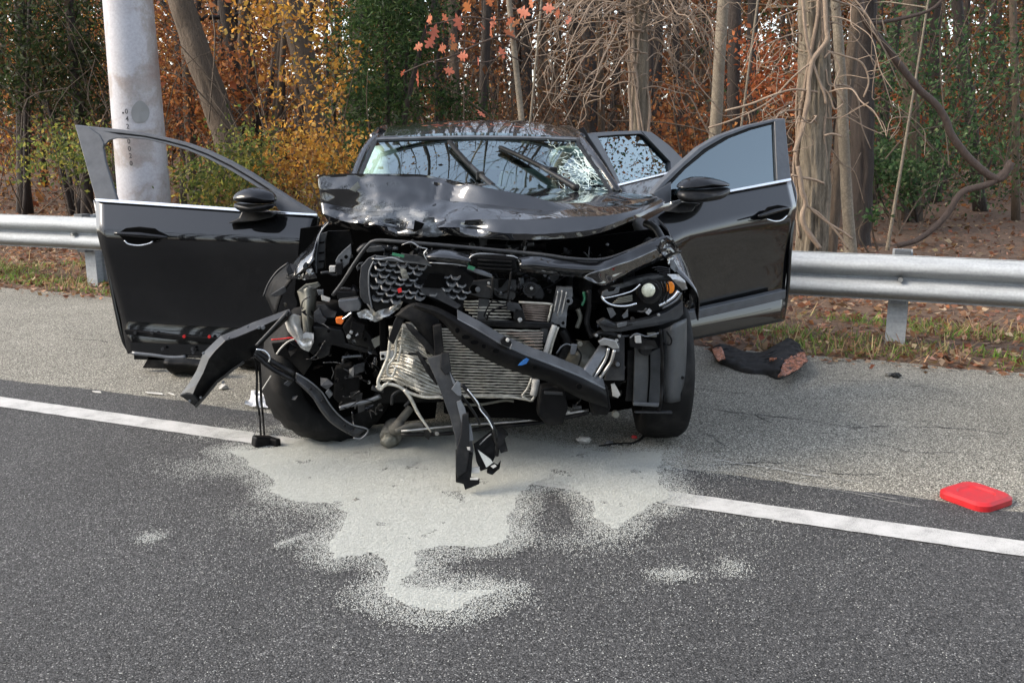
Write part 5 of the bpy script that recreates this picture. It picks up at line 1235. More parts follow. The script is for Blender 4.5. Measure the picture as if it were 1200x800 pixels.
# the long bracket hanging from the beam to the ground
hb = empty('hanging_bracket'); hb.parent = car
um = lambda y: -.62-.10*(y-430)/140
def hp(name, pts, m, off=0., t=.02, bw=.003, crumple=0.):
    return pl(name, pts, [um(y)+off for x, y in pts], m, t, hb, bw, crumple, .02)
hp('bracket_plate', [(500, 420), (518, 415), (527, 422), (528, 436), (538, 455), (544, 480), (550, 500), (555, 528), (553, 545), (545, 552), (537, 540), (534, 515), (527, 488), (515, 455)], 'greyp')
hp('bracket_plate', [(517, 414), (526, 413), (529, 435), (522, 440), (516, 432)], 'plastic', -.02)
hp('bracket_fold', [(526, 434), (533, 447), (536, 452), (531, 450)], 'greyl', -.02, .01, .001)
hp('bracket_fold', [(529, 456), (536, 446), (540, 449), (541, 464), (536, 463)], 'greyl', -.03, .01, .001); hp('bracket_fold', [(535, 471), (540, 469), (545, 478), (548, 493), (541, 496)], 'greyl', -.03, .01, .001); hp('bracket_fold', [(549, 495), (552, 498), (555, 516), (549, 517)], 'greyl', -.03, .01, .001)
hp('bracket_strut', [(542, 486), (549, 484), (550, 505), (550, 530), (547, 552), (536, 560), (534, 545), (535, 528), (540, 510)], 'plastic', -.04, .025)
hp('bracket_foot', [(534, 528), (554, 532), (553, 548), (552, 561), (562, 562), (562, 567), (553, 571), (545, 574), (543, 567), (534, 565)], 'plastic_m', -.03, .025)
hp('bracket_tag', [(551, 548), (562, 547), (562, 554), (551, 554)], 'white', -.02, .006, 0); hp('bracket_tag', [(551, 560), (561, 560), (560, 562), (551, 562)], 'white', -.05, .006, 0); hp('bracket_tag', [(547, 524), (551, 524), (551, 527.5), (548, 527)], 'white', -.05, .006, 0)
tb('bracket_rod', [(541, 450), (552, 463), (562, 476), (570, 486), (578, 500), (580, 512), (583, 522), (582, 534)], [-.68, -.68, -.68, -.68, -.69, -.69, -.69, -.69], .008, 'plastic', hb, 8); tb('rod_edge', [(548, 456), (560, 472), (563, 480), (571, 490), (578, 503)], -.70, .003, 'chrome', hb, 5)
hp('bracket_web', [(555, 520), (576, 505), (581, 515), (580, 535), (574, 548), (563, 552), (558, 540)], 'plastic_m', .02, .008, 0, .004); tb('bracket_rod', [(562, 521), (570, 513), (576, 508)], -.70, .003, 'greyl', hb, 5)
hp('bracket_scrap', [(560, 527), (575, 538), (577.5, 542), (570, 547.5)], 'powder', -.03, .005, 0)
hp('bracket_scrap', [(582, 503), (588, 501), (596, 510), (592, 514), (595, 528), (587, 530), (583, 520)], 'plastic_m', -.02, .02, 0, .012); hp('bracket_scrap', [(571, 548), (578, 543), (583, 545), (587, 540), (586, 549), (577, 556), (570, 555)], 'plastic_m', -.0, .02, 0, .014)
hp('bracket_scrap', [(575, 546), (580, 544), (582, 546), (578, 548.5)], 'white', -.03, .004, 0)
tb('bracket_rod', [(531, 452), (546, 470), (557, 486), (562, 497)], -.62, .006, 'plastic', hb, 6)

# small loose pieces wedged about the engine bay: hoses, clips, bolts
for i in range(46):
    x = random.uniform(395, 720); y = random.uniform(284, 330) if i < 24 else random.uniform(400, 480)
    if i >= 24: x = random.uniform(395, 440) if i < 36 else random.uniform(655, 735)
    u = random.uniform(-.32, -.1); k = random.random()
    if k < .45:
        a = random.uniform(0, 6.3); L_ = random.uniform(8, 26)
        tb('hose', [(x, y), (x+math.cos(a)*L_*.5+random.uniform(-4, 4), y+math.sin(a)*L_*.4), (x+math.cos(a)*L_, y+math.sin(a)*L_*.6)], u, random.uniform(.004, .013), random.choice(['plastic', 'greyp', 'plastic_m', 'greyl']), seg=6, k=4)
    elif k < .75: ds('bolt', x, y, u-.05, random.uniform(1.2, 2.2), random.choice(['steel', 'greyl', 'greyp']), t=.02, seg=8)
    else:
        w, h = random.uniform(3, 8), random.uniform(3, 7); pl('bay_bracket', [(x-w, y-h*.6), (x+w, y-h+random.uniform(-2, 2)), (x+w*.8, y+h*.5), (x-w*.7, y+h)], u, random.choice(['plastic', 'greyp', 'greyp']), .015)

REG = [(332, 448, 305, 470), (400, 445, 395, 485), (650, 742, 335, 480), (440, 770, 283, 302), (560, 660, 320, 350)]
for i in range(90):
    x0, x1, y0, y1 = REG[i % 5]; x = random.uniform(x0, x1); y = random.uniform(y0, y1); u = random.uniform(-.42, -.12) if i % 5 != 3 else random.uniform(-.40, -.2)
    n = random.randint(5, 7); L_ = random.uniform(2.5, 9); W_ = L_*random.uniform(.3, 1.); a0 = random.uniform(0, 6.28); pts = []
    for k in range(n):
        a = 2*math.pi*k/n; q = random.uniform(.45, 1.25); ex, ey = math.cos(a)*L_*q, math.sin(a)*W_*q; pts.append((x+ex*math.cos(a0)-ey*math.sin(a0), y+ex*math.sin(a0)+ey*math.cos(a0)))
    pl('torn_fragment', pts, [u+random.uniform(-.05, .05) for _ in pts], random.choice(['plastic', 'plastic', 'gloss', 'plastic_m', 'greyp', 'greyl']), random.uniform(.002, .012), None, 0)
for i in range(60):
    x0, x1, y0, y1 = REG[i % 5]; x = random.uniform(x0, x1); y = random.uniform(y0, y1); u = random.uniform(-.45, -.2); L_ = random.uniform(12, 40); a = random.uniform(-.6, 2.2); pts = [(x, y)]
    for k in range(4): pts.append((pts[-1][0]+math.cos(a)*L_/4+random.gauss(0, 3), pts[-1][1]+math.sin(a)*L_/4*.7+random.gauss(0, 3)))
    tb('wire', pts, [u+random.gauss(0, .02) for _ in pts], random.choice((.002, .003, .0045)), random.choice(['plastic', 'plastic_m', 'plastic', 'greyp', 'greyl', 'gloss']), seg=5, k=4)

# ================================================================== SPILT ABSORBENT POWDER
def world_px(P):                          # world points (n,3) -> pixels
    P = P-np.array([0, 0, HC]); z = P@np.array(CF); return 600+FPX*P[:, 0]/z, 400-FPX*(P@np.array(CU))/z
def poly_sd(px, py, poly):
    A = np.array(poly, float); d = np.full(len(px), 1e9); ins = np.zeros(len(px), bool)
    for (x0, y0), (x1, y1) in zip(A, np.roll(A, -1, 0)):
        ex, ey = x1-x0, y1-y0; t = np.clip(((px-x0)*ex+(py-y0)*ey)/(ex*ex+ey*ey+1e-9), 0, 1)
        d = np.minimum(d, np.hypot(px-x0-t*ex, py-y0-t*ey)); c = ((y0 > py) != (y1 > py)) & (px < (x1-x0)*(py-y0)/(y1-y0+1e-12)+x0); ins ^= c
    return np.where(ins, d, -d)
SP = [(330, 505), (345, 515), (318, 521), (275, 524), (250, 530), (280, 545), (300, 562), (312, 580), (330, 592), (352, 596), (372, 598), (392, 606), (388, 622), (368, 640), (372, 664), (392, 668), (412, 660), (432, 655), (440, 662), (434, 678), (424, 690), (430, 706), (458, 724), (500, 731), (535, 728), (560, 714), (588, 698), (598, 690), (545, 690), (512, 688), (492, 686), (490, 668), (498, 654), (540, 648), (586, 648), (606, 636), (613, 612), (622, 590), (634, 574), (655, 576), (676, 594), (694, 618), (716, 629), (738, 626), (756, 614), (775, 602), (786, 585), (788, 560), (790, 530), (760, 527), (700, 526), (650, 520), (600, 512), (560, 500), (500, 500), (430, 498), (380, 506)]
# the outline in real metres on the road, so the spill is a real patch of ground
SPG = np.array([list(hitz(*p))[:2] for p in SP])
STREAK = [((378, 668), (470, 640)), ((352, 655), (450, 622)), ((330, 640), (430, 606)), ((400, 672), (480, 655)), ((630, 566), (660, 580)), ((700, 560), (745, 566))]
def ell(px, py, rx, ry):
    c = hitz(px, py); a = hitz(px+rx, py); b = hitz(px, py+ry); return (c.x, c.y, abs(a.x-c.x), abs(b.y-c.y))
PATCH = [(ell(176, 632, 16, 7), .8), (ell(788, 676, 32, 9), .75), (ell(856, 668, 26, 11), .45), (ell(400, 640, 60, 24), .40), (ell(350, 600, 70, 26), .34), (ell(275, 545, 70, 18), .42), (ell(690, 640, 70, 22), .28), (ell(590, 700, 40, 16), .35), (ell(290, 510, 60, 9), .6), (ell(640, 512, 130, 12), .4), (ell(600, 575, 330, 140), .10), (ell(820, 545, 40, 16), .35), (ell(240, 640, 150, 60), .03)]
def fbm(x, y, f, seed):
    return np.array([mnoise.fractal(Vector((a*f, b*f, seed)), .8, 2.2, 4) for a, b in zip(x, y)])
def density(x, y):
    sd = poly_sd(x, y, SPG); n = fbm(x, y, 3.2, 1.)
    d = np.clip(.5+(sd+.02+.05*n)/.15, 0, 1)
    d = d*np.clip(1.10+.20*fbm(x, y, 7., 5.)+.15*n, .84, 1.)
    for (cx, cy, rx, ry), w in PATCH:
        q = ((x-cx)/rx)**2+((y-cy)/ry)**2; d = np.maximum(d, w*np.exp(-q*1.2)*np.clip(.75+.9*n, .05, 1.5))
    for a, b in STREAK:
        A, B = hitz(*a), hitz(*b); ex, ey = B.x-A.x, B.y-A.y; t = np.clip(((x-A.x)*ex+(y-A.y)*ey)/(ex*ex+ey*ey), 0, 1)
        q = np.hypot(x-A.x-t*ex, y-A.y-t*ey); d = np.maximum(d, .75*np.exp(-(q/.028)**2)*np.clip(.6+1.2*n, 0, 1.2))
    return d
def powder():
    lo = SPG.min(0)-.6; hi = SPG.max(0)+.6
    cs = .011; nx, ny = int((hi[0]-lo[0])/cs), int((hi[1]-lo[1])/cs)
    gx, gy = np.meshgrid(lo[0]+cs*np.arange(nx), lo[1]+cs*np.arange(ny))
    d = density(gx.ravel(), gy.ravel()); dg_ = d.reshape(ny, nx)
    def interp_d(a, b):
        i = np.clip((b-lo[1])/cs, 0, ny-1).astype(int); j = np.clip((a-lo[0])/cs, 0, nx-1).astype(int); return dg_[i, j]
    keep = d > .97
    X = gx.ravel()[keep]; Y = gy.ravel()[keep]; D = d[keep]; n = len(X); h = cs*.5
    z = .006+.010*np.clip(D-.6, 0, .4)*(1+.6*np.array([mnoise.noise((a*9, b*9, 2)) for a, b in zip(X, Y)]))
    V = np.stack([np.stack([X+sx*h*1.02, Y+sy*h*1.02, z], 1) for sx, sy in ((-1, -1), (1, -1), (1, 1), (-1, 1))], 1).reshape(-1, 3)
    m = 1500000; x = rng.uniform(lo[0], hi[0], m); y = rng.uniform(lo[1], hi[1], m)
    d2 = interp_d(x, y); k = rng.uniform(0, 1, m) < d2*1.05; x, y, d2 = x[k], y[k], d2[k]; n2 = len(x)
    s = rng.uniform(.0009, .0023, n2); a = rng.uniform(0, 6.28, n2); z2 = .0065+.010*np.clip(d2-.6, 0, .4)+rng.uniform(0, .002, n2)
    V2 = np.stack([np.stack([x+s*np.cos(a+q), y+s*np.sin(a+q), z2+rng.uniform(0, .002, n2)], 1) for q in (0, 1.57, 3.14, 4.71)], 1).reshape(-1, 3)
    VV = np.concatenate([V, V2]); tag(fast_mesh('absorbent_powder', VV, np.arange(len(VV)).reshape(-1, 4), M['powder']), kind='stuff')
powder()

# ================================================================== THINGS LYING ABOUT
def jacket():
    lo = [(834, 412), (841, 424), (852, 429), (866, 434.5), (880, 437.5), (896, 438.5), (911, 444), (923, 440.5), (937, 432), (945, 424)]
    hi = [(835, 408), (843, 404.5), (852, 406), (866, 411), (880, 414), (896, 413.5), (911, 405), (924, 400), (936, 409), (945, 418)]
    root = empty('jacket', G(890, 436)); base = Vector(root.location)
    tag(root, 'crumpled black jacket with orange camouflage lining lying on the shoulder', 'jacket')
    rows = [[] for _ in range(6)]
    hts = (.02, .05, .055, .05, .05, .06, .085, .09, .075, .02)
    for f_, h_, hg in zip(lo, hi, hts):
        f0 = G(*f_); b0 = G(h_[0], h_[1]+hg*75)
        for k, (t, hh) in enumerate(((0, 0), (.06, .55), (.3, .9), (.62, 1.), (.9, .85), (1., .0))):
            rows[k].append(f0.lerp(b0, t)+Vector((0, 0, hg*hh))-base)
    def onj(x, y): return atD(x, y, G(x, y).y-.34)-base
    def wr(v):
        q = Vector((v.x*7+v.z*9, v.y*11, v.z*5-v.x*4)); n = (abs(mnoise.noise(q))-.25)*.05+(abs(mnoise.noise(v*19))-.2)*.03; f = min(1, max(0, (v.z)/.05)); return v+Vector((n*.3, -n*1.1, n*.5))*f
    sheet('body', rows, M['cloth'], root, 9, .006, wr)
    # turned-out lining at the hem and at the cuff
    lin = [[onj(x, y) for x, y in ((912, 441), (924, 438), (936, 431), (945, 423.5))], [onj(x, y) for x, y in ((917, 430), (926, 426), (936, 421), (946, 416.5))], [onj(x, y) for x, y in ((918, 422), (926, 417), (935, 413), (943, 412))]]
    sheet('camouflage_lining', lin, M['camo'], root, 5, .006, wr)
    cf = [[onj(x, y) for x, y in ((834.5, 409), (837, 416), (842, 422.5))], [onj(x, y) for x, y in ((839, 407), (842, 413), (846, 420))], [onj(x, y) for x, y in ((845, 406), (848, 412), (850, 420))]]
    sheet('cuff_lining', cf, M['camo'], root, 4, .006)
    tubep = [onj(x, y) for x, y in ((916, 421), (921, 415), (929, 413), (938, 414))]
    mesh('orange_piping', *tubevf(spline([list(v) for v in tubep], 6), .004, 6), M['camo'], root, True)
    q = onj(906, 421); mesh('orange_label', *boxvf(q, (.045, .006, .022)), M['camo'], root)
jacket()

def cone():
    c = G(1143, 585); half = .108
    root = empty('cone_base', c, R(31)); tag(root, 'flat red plastic cone base with rounded corners at the edge of the shoulder', 'cone base')
    def rsq(h, r_, z, n=6):
        P = []
        for cx, cy, a0 in ((1, 1, 0), (-1, 1, 90), (-1, -1, 180), (1, -1, 270)):
            for k in range(n+1):
                t = R(a0+90*k/n); P.append(Vector((cx*(h-r_)+math.cos(t)*r_, cy*(h-r_)+math.sin(t)*r_, z)))
        return P
    rings = [rsq(half, .05, 0), rsq(half, .05, .022), rsq(half-.012, .045, .032), rsq(half-.045, .04, .032), rsq(half-.052, .035, .026)]
    V = sum(rings, []); n = len(rings[0]); F = []
    for i in range(len(rings)-1):
        for k in range(n): F.append([i*n+k, i*n+(k+1) % n, (i+1)*n+(k+1) % n, (i+1)*n+k])
    F += [list(range(n-1, -1, -1)), list(range((len(rings)-1)*n, len(rings)*n))]
    mesh('plate', V, F, M['conered'], root)
cone()
def lay(name, pts, m, label, cat, h=.02, z=0., group=None, crumple=0.):
    W_ = [G(*p) for p in pts]; c = sum(W_, Vector())/len(W_)
    V, F = prism([w-c+Vector((0, 0, z)) for w in W_], (0, 0, h)); o = mesh(name, V, F, m); o.location = c
    if crumple:
        bm = bmesh.new(); bm.from_mesh(o.data); bmesh.ops.triangulate(bm, faces=bm.faces)
        for _ in range(3): bmesh.ops.subdivide_edges(bm, edges=[e for e in bm.edges if e.calc_length() > .03], cuts=1); bmesh.ops.triangulate(bm, faces=bm.faces)
        for v in bm.verts: v.co.z += crumple*abs(mnoise.noise(v.co*16+c))
        bm.to_mesh(o.data); bm.free()
    else: bevel(o, min(h*.3, .006))
    return tag(o, label, cat, group)
lay('paper_sheet', [(287, 478), (296, 464), (318, 457), (330, 462), (322, 479)], M['paper'], 'crumpled white sheet lying beside the twisted front wheel', 'litter', .003, .003, None, .05)
def torn():
    c = G(205, 440); r_ = empty('torn_cladding', c); tag(r_, 'torn black sill cladding on the ground under the passenger door', 'car part')
    def at(px, py, D): return atD(px, py, D)-c
    D = c.y
    sheet('cladding', [[at(195, 419, D), at(225, 420, D), at(262, 422, D)], [at(192, 427, D-.05), at(225, 428, D-.06), at(262, 430, D-.06)], [at(200, 437, D), at(228, 438.5, D), at(262, 438, D)], [at(205, 436, D+.2), at(228, 437, D+.2), at(262, 436, D+.2)]], M['plastic_m'], r_, 5, .01, lambda v: v+Vector((0, -.02, .012))*mnoise.noise(v*12))
    mesh('clip_blade', *prism([at(167, 431, D+.1), at(175, 417, D+.1), (at(196, 420, D+.1)), at(194, 432, D+.1)], (0, .03, 0)), M['plastic'], r_)
    mesh('end_cap', *prism([at(157, 412, D+.1), at(200, 416, D+.1), at(200, 422, D+.1), at(157, 421, D+.1)], (0, .05, 0)), M['plastic_m'], r_)
torn()
def torn2():
    c = G(295, 437); r_ = blob('torn_liner', (0, 0, 0), (.16, .10, .06), 'plastic_m', None, .35, 9); r_.location = c+Vector((0, .15, .06)); tag(r_, 'black torn wheel liner on the ground behind the bent support', 'car part')
torn2()
for nm, px, py, s, m, lb in (('plastic_lump', 684, 518, .022, 'white', 'pale plastic cap on the road before the front wheel'), ('plastic_chip', 714, 521, .014, 'greyl', 'small grey chip beside the loose cable'), ('lens_chip', 743, 513, .010, 'redp', 'small red lens chip under the loose cable'), ('mud_clod', 417, 588, .012, 'boot', 'small dark clod on the pale powder'), ('bark_chip', 1042, 440, .016, 'boot', 'dull brown chip on the shoulder by the guardrail post'), ('twig', 1050, 441.5, .02, 'plastic', 'black plastic sliver on the shoulder by the guardrail post'), ('plastic_chip', 262, 455, .018, 'white', 'white chip on the shoulder under the bent support')):
    o = blob(nm, (0, 0, 0), (s*1.4, s, s*.8), m, None, .35, px); o.location = G(px, py)+Vector((0, 0, s*.5)); tag(o, lb, 'debris')
for i, (a, b) in enumerate((((170, 460), (190, 462)), ((197, 461), (204, 463)), ((108, 459), (118, 460)))):
    lay('plaster_crumb', [a, (b[0], b[1]-.6), (b[0]+1, b[1]+1.2), (a[0]+4, a[1]+1.6)], M['white'], ['long white crumb at the seam of shoulder and dark asphalt', 'short white crumb beside the longer one at the seam', 'faint white crumb at the seam near the picture edge'][i], 'debris', .006, .002)

# ================================================================== VERGE: GRASS AND FALLEN LEAVES
PAL_L = [(.20, .10, .055, 4), (.28, .15, .085, 4), (.34, .20, .13, 3), (.14, .065, .035, 3), (.44, .32, .21, 3), (.26, .10, .055, 1)]
def st_world(t, s, dz=0):
    P = np.array([list(XY(a, b)) for a, b in zip(t, s)]); P[:, 2] = [gz_s(b)+fl(a, b)+dz for a, b in zip(t, s)]; return P
nL = 38000
t_ = rng.uniform(-14, 22, nL); s_ = SHE-.02+np.abs(rng.normal(0, 1, nL))*3.2; k = (s_ < 16); t_, s_ = t_[k], s_[k]
P = st_world(t_, s_); P[:, 2] += rng.uniform(.0, .035, len(P))
tag(leaves('fallen_leaves', P, rng.uniform(.035, .085, len(P)), pick(PAL_L, len(P)), M['leaf'], None, .6, .8), kind='stuff')
nM = 30000; t_ = rng.uniform(-14, 34, nM); s_ = SHE+rng.uniform(1.5, 22, nM); P = st_world(t_, s_); P[:, 2] += rng.uniform(0, .03, nM)
tag(leaves('fallen_leaves', P, rng.uniform(.06, .12, nM), pick(PAL_L, nM)*.8, M['leaf'], None, .6, .75), kind='stuff')
t_ = rng.uniform(-8, 10, 700); s_ = SHE-.05-np.abs(rng.normal(0, .10, 700)); P = st_world(t_, s_, .012)
tag(leaves('fallen_leaves', P, rng.uniform(.03, .07, 700), pick(PAL_L, 700), M['leaf'], None, .6, .95), kind='stuff')
def grass(n, pal, hlo, hhi, cov, name):
    t = rng.uniform(-9, 13, n*4); s = SHE+.02+rng.uniform(0, 1.5, n*4)
    m = np.array([mnoise.noise((a*.9, b*1.8, cov)) for a, b in zip(t, s)]) > -.04; t, s = t[m][:n], s[m][:n]; n = len(t)
    P = st_world(t, s, -.01); h = rng.uniform(hlo, hhi, n)*(1-.0*s); a = rng.uniform(0, 6.28, n); w = rng.uniform(.003, .006, n); ln = rng.uniform(.3, 1.5, n)*h
    dx = np.stack([np.cos(a), np.sin(a), 0*a], 1); px = np.stack([-np.sin(a), np.cos(a), 0*a], 1)
    up = np.array([0, 0, 1.])
    V = np.stack([P-px*w[:, None], P+px*w[:, None], P+px*w[:, None]*.4+dx*ln[:, None]+up*h[:, None], P-px*w[:, None]*.4+dx*ln[:, None]+up*h[:, None]], 1).reshape(-1, 3)
    tag(fast_mesh(name, V, np.arange(n*4).reshape(n, 4), M['leaf'], None, np.repeat(pick(pal, n), 4, 0)), kind='stuff')
grass(20000, [(.13, .22, .035, 4), (.20, .28, .06, 2), (.32, .28, .11, 1.5)], .02, .075, 3., 'grass')
grass(4500, [(.42, .31, .17, 3), (.36, .22, .12, 2), (.20, .19, .08, 1)], .03, .14, 11., 'dry_grass')

# ================================================================== WOODS
def bushcloud(name, label, cat, blobs, D, dD, n, size, pal, aspect=.55, base=None, stems=5, group=None, clump=.16, stem_m='bark', flat=0., stemr=.012):
    """a leafy plant: real stems from the ground and leaves clustered in the volume the blobs (px,py,rx,ry) outline at depth D"""
    tot = sum(b[2]*b[3]*(b[4] if len(b) > 4 else 1) for b in blobs); C = []
    for b in blobs:
        w = b[4] if len(b) > 4 else 1; nb = int(n*b[2]*b[3]*w/tot); nc = max(4, nb//18)
        th = rng.uniform(0, 6.28, nc); r_ = np.sqrt(rng.uniform(0, 1, nc)); x = b[0]+b[2]*r_*np.cos(th); y = b[1]+b[3]*r_*np.sin(th); dd = D+dD*rng.uniform(-1, 1, nc)
        cen = np.array([list(atD(a, c, d)) for a, c, d in zip(x, y, dd)]); idx = rng.integers(0, nc, nb); C.append(cen[idx]+rng.normal(0, clump, (nb, 3))*np.array([1, 1, .7]))
    C = np.concatenate(C); C = C[C[:, 2] > gzp(0, D)-.05]
    bx = base if base else blobs[0][0]; b0 = atD(bx, 200, D); b0.z = gzp(b0.x, D)-.1
    root = empty(name, b0); tag(root, label, cat, group)
    leaves('foliage', C-np.array(b0), size*rng.uniform(.6, 1.3, len(C)), pick(pal, len(C)), M['leaf'], root, aspect, flat)
    for k in range(stems):
        e = C[rng.integers(0, len(C))]-np.array(b0); st = np.array([rng.normal(0, .15), rng.normal(0, .1), 0]); md = (st+e)/2+rng.normal(0, .12, 3)
        mesh('stem', *tubevf(spline([st, md, e], 5), list(np.linspace(stemr, stemr*.4, 11)), 6), M[stem_m], root, True)
    return root
def branches(p, d, L, r, depth, out, spread=.8):
    if depth == 0 or r < .003: return
    pts = [p]; q = Vector(p); dd = Vector(d)
    for k in range(4):
        dd = (dd+Vector((random.gauss(0, .16), random.gauss(0, .16), random.gauss(.03, .12)))).normalized(); q = q+dd*L/4; pts.append(q)
        if depth > 1 and k > 0:
            nd = (dd+Vector((random.gauss(0, spread), random.gauss(0, spread), random.gauss(.1, spread*.6)))).normalized(); branches(q, nd, L*random.uniform(.45, .7), r*.5*(1-k*.1), depth-1, out, spread)
    out.append(tubevf(pts, list(np.linspace(r, r*.45, len(pts))), 5 if r > .02 else 3, cap=False))
def tree(name, label, bot, top, D, w0, w1, bk, H=11, group=None, nb=5, crown=True, wob=.05, seg=12, rough=0., depth=3, low=3.2, cat='tree', zb=None):
    a = atD(*bot, D); b = atD(*top, D); z0 = gzp(a.x, D); dz = (b.z-a.z)
    sl = (b.x-a.x)/dz; base = Vector((a.x-sl*(a.z-z0), D, z0-.1)); s = D*1.02/FPX/2
    root = empty(name, base); tag(root, label, cat, group)
    NZ = 150 if rough else 26; zs = np.linspace(0, H, NZ); r0, r1 = w0*s, w1*s; zt = b.z-z0
    pts = [Vector((sl*z*(1 if z < 4 else 1-.04*(z-4))+wob*mnoise.noise((z*.45, base.x, base.y))*(z > .3), wob*mnoise.noise((z*.45, 9+base.x, base.y)), z)) for z in zs]
    rr = [max(.012, (r0+(r1-r0)*min(1.5, z/max(zt, .5)))*(1 if z < zt*1.5 else max(.15, 1-(z-zt*1.5)/(H-zt*1.5+.01)*.85)))*(1+.28*math.exp(-z*4)) for z in zs]
    V, F = tubevf(pts, rr, seg)
    V = [v+Vector((1, 0, 0))*(rr[i//seg]*.16*mnoise.noise(v*3.1+base))+Vector((0, 1, 0))*(rr[i//seg]*.16*mnoise.noise(v*3.3+base+Vector((0, 9, 0)))) for i, v in enumerate(V)]
    if rough:
        def fur(i, v):
            a = 2*math.pi*(i % seg)/seg; z = v.z
            n = mnoise.noise((math.cos(a)*4.5, math.sin(a)*4.5, z*1.1+base.x))+.6*mnoise.noise((math.cos(a)*11, math.sin(a)*11, z*3.2)); c = pts[i//seg]; d = Vector((v.x-c.x, v.y-c.y, 0)).normalized()
            return v+d*rough*(1-2.4*abs(n))
        V = [fur(i, v) for i, v in enumerate(V)]
    mesh('trunk', V, F, M[bk], root, True)
    if crown:
        out = []
        for k in range(nb):
            z = random.uniform(low, H*.95); i = int(z/H*(NZ-1)); p = pts[min(i, NZ-1)]; th = random.uniform(0, 6.28)
            branches(p, Vector((math.cos(th), math.sin(th), random.uniform(.1, .9))).normalized(), random.uniform(1.6, 3.4), max(.012, rr[min(i, NZ-1)]*.4), depth, out)
        multi('crown', out, M[bk], root, True)
    return root
# named trunks, from left to right
tree('tree', 'leaning brown trunk just right of the steel pole', (268, 160), (217, 0), 13.5, 32, 26, 'bark', 12, nb=7, seg=40, rough=.012)
tree('tree', 'slim dark trunk close behind the leaning trunk', (283, 140), (263, 0), 17, 15, 13, 'barkd', 12)
tree('tree', 'slim straight dark trunk, right one of the close pair', (301, 150), (285, 0), 18, 15, 13, 'barkd', 12)
tree('tree', 'dark trunk half hidden between pole and leaning trunk', (217, 130), (212, 0), 18, 20, 17, 'barkd', 12)
tree('tree', 'thin dark trunk behind the upper golden leaves', (331, 140), (326, 0), 19, 12, 10, 'barkd', 11)
tree('tree', 'broad grey brown trunk behind the golden leaves', (378, 150), (346, 20), 16, 30, 26, 'bark', 12)
tree('tree', 'brown trunk rising above the right edge of the car roof', (693, 180), (690, 0), 16, 15, 14, 'barkd', 12)
tree('tree', 'dim trunk in the brown thicket behind the car roof', (617, 150), (619, 0), 20, 13, 12, 'barkd', 11)
tree('tree', 'pale grey smooth trunk between the two vine covered trees', (838, 160), (844, 0), 11, 15, 13, 'barkg', 11, nb=4)
tree('tree', 'dark trunk right behind the pale grey trunk', (862, 150), (861, 0), 13.5, 15, 14, 'barkd', 12)
tree('tree', 'dark slender trunk in front of the orange leaves', (880, 140), (884, 0), 16, 13, 12, 'barkd', 12)
tree('tree', 'thick dark trunk right of the vine covered tree', (1006, 250), (1014, 0), 12, 26, 23, 'barkd', 13, seg=40, rough=.012)
tree('tree', 'tan twin stem leaning on the big vine covered tree', (991, 250), (978, 20), 9.8, 13, 10, 'barkg', 8, nb=3, depth=2, seg=24, rough=.004, wob=.12)
tree('tree', 'tan trunk rising behind the twin stem', (975, 260), (1002, 30), 10.6, 15, 12, 'bark', 9, nb=3, seg=30, rough=.006)
tree('tree', 'brown trunk among the evergreen leaves', (1068, 190), (1066, 40), 15, 20, 16, 'bark', 12)
tree('tree', 'slim upright trunk in the holly', (1096, 150), (1098, 0), 18, 14, 12, 'barkd', 12)
big = tree('vine_covered_tree', 'thick pale shaggy trunk with vines close behind the driver side door', (949, 288), (956, 0), 9.0, 31, 29, 'barkl', 12, nb=4, seg=72, rough=.026)
v9 = tree('vine_covered_tree', 'pale trunk wrapped in tangled vines behind the rear door', (750, 200), (749, 0), 9.6, 20, 17, 'barkl', 11, nb=4, seg=48, rough=.016)
sap = tree('oak_sapling', 'thin tan sapling with a few large red oak leaves', (615, 138), (596, 0), 9.2, 8, 6, 'barkg', 6, nb=0, crown=False, cat='sapling')
tree('tree', 'thin pale stem right of the sapling', (627, 70), (632, 0), 11, 3, 2.5, 'barkg', 5, nb=2, depth=2)
tree('sapling', 'very thin pale sapling standing on the leaf litter by the evergreen', (1047, 245), (1062, 150), 11.5, 4, 3, 'barkg', 4, nb=2, depth=2, low=2, cat='sapling')
tree('tree', 'thin leaning stem left of the pale grey trunk', (873, 120), (885, 20), 10.5, 3, 2.5, 'barkg', 6, nb=2, depth=2)
# random trunks farther in
MARKS = [(0, 'left of the evergreen'), (118, 'behind the evergreen left of the pole'), (182, 'behind the steel pole'), (215, 'between pole and leaning trunk'), (262, 'behind the leaning trunk'), (300, 'behind the slim dark pair'), (345, 'behind the upper golden leaves'), (400, 'behind the broad trunk in gold'), (500, 'behind the cedar'), (560, 'right of the cedar above the roof'), (596, 'left of the oak sapling'), (650, 'right of the oak sapling'), (700, 'over the right roof edge'), (735, 'left of the tangled vines'), (770, 'behind the tangled vines'), (835, 'left of the pale grey trunk'), (870, 'behind the pale grey trunk'), (930, 'behind the orange sapling'), (970, 'behind the shaggy vine trunk'), (1030, 'behind the thick dark trunk'), (1080, 'left part of the holly'), (1130, 'right part of the holly'), (2000, 'beyond the holly')]
def bg_label(px, w, lean, D):
    where = next((t for x, t in MARKS if px < x), MARKS[-1][1]); th = 'thin' if w < 6 else 'stout' if w > 10 else 'medium'
    return '%s %s background trunk %s, %s' % (th, 'left leaning' if lean < -4 else 'right leaning' if lean > 4 else 'upright', where, 'far off' if D > 32 else 'midway in the woods' if D > 24 else 'near the front rank')
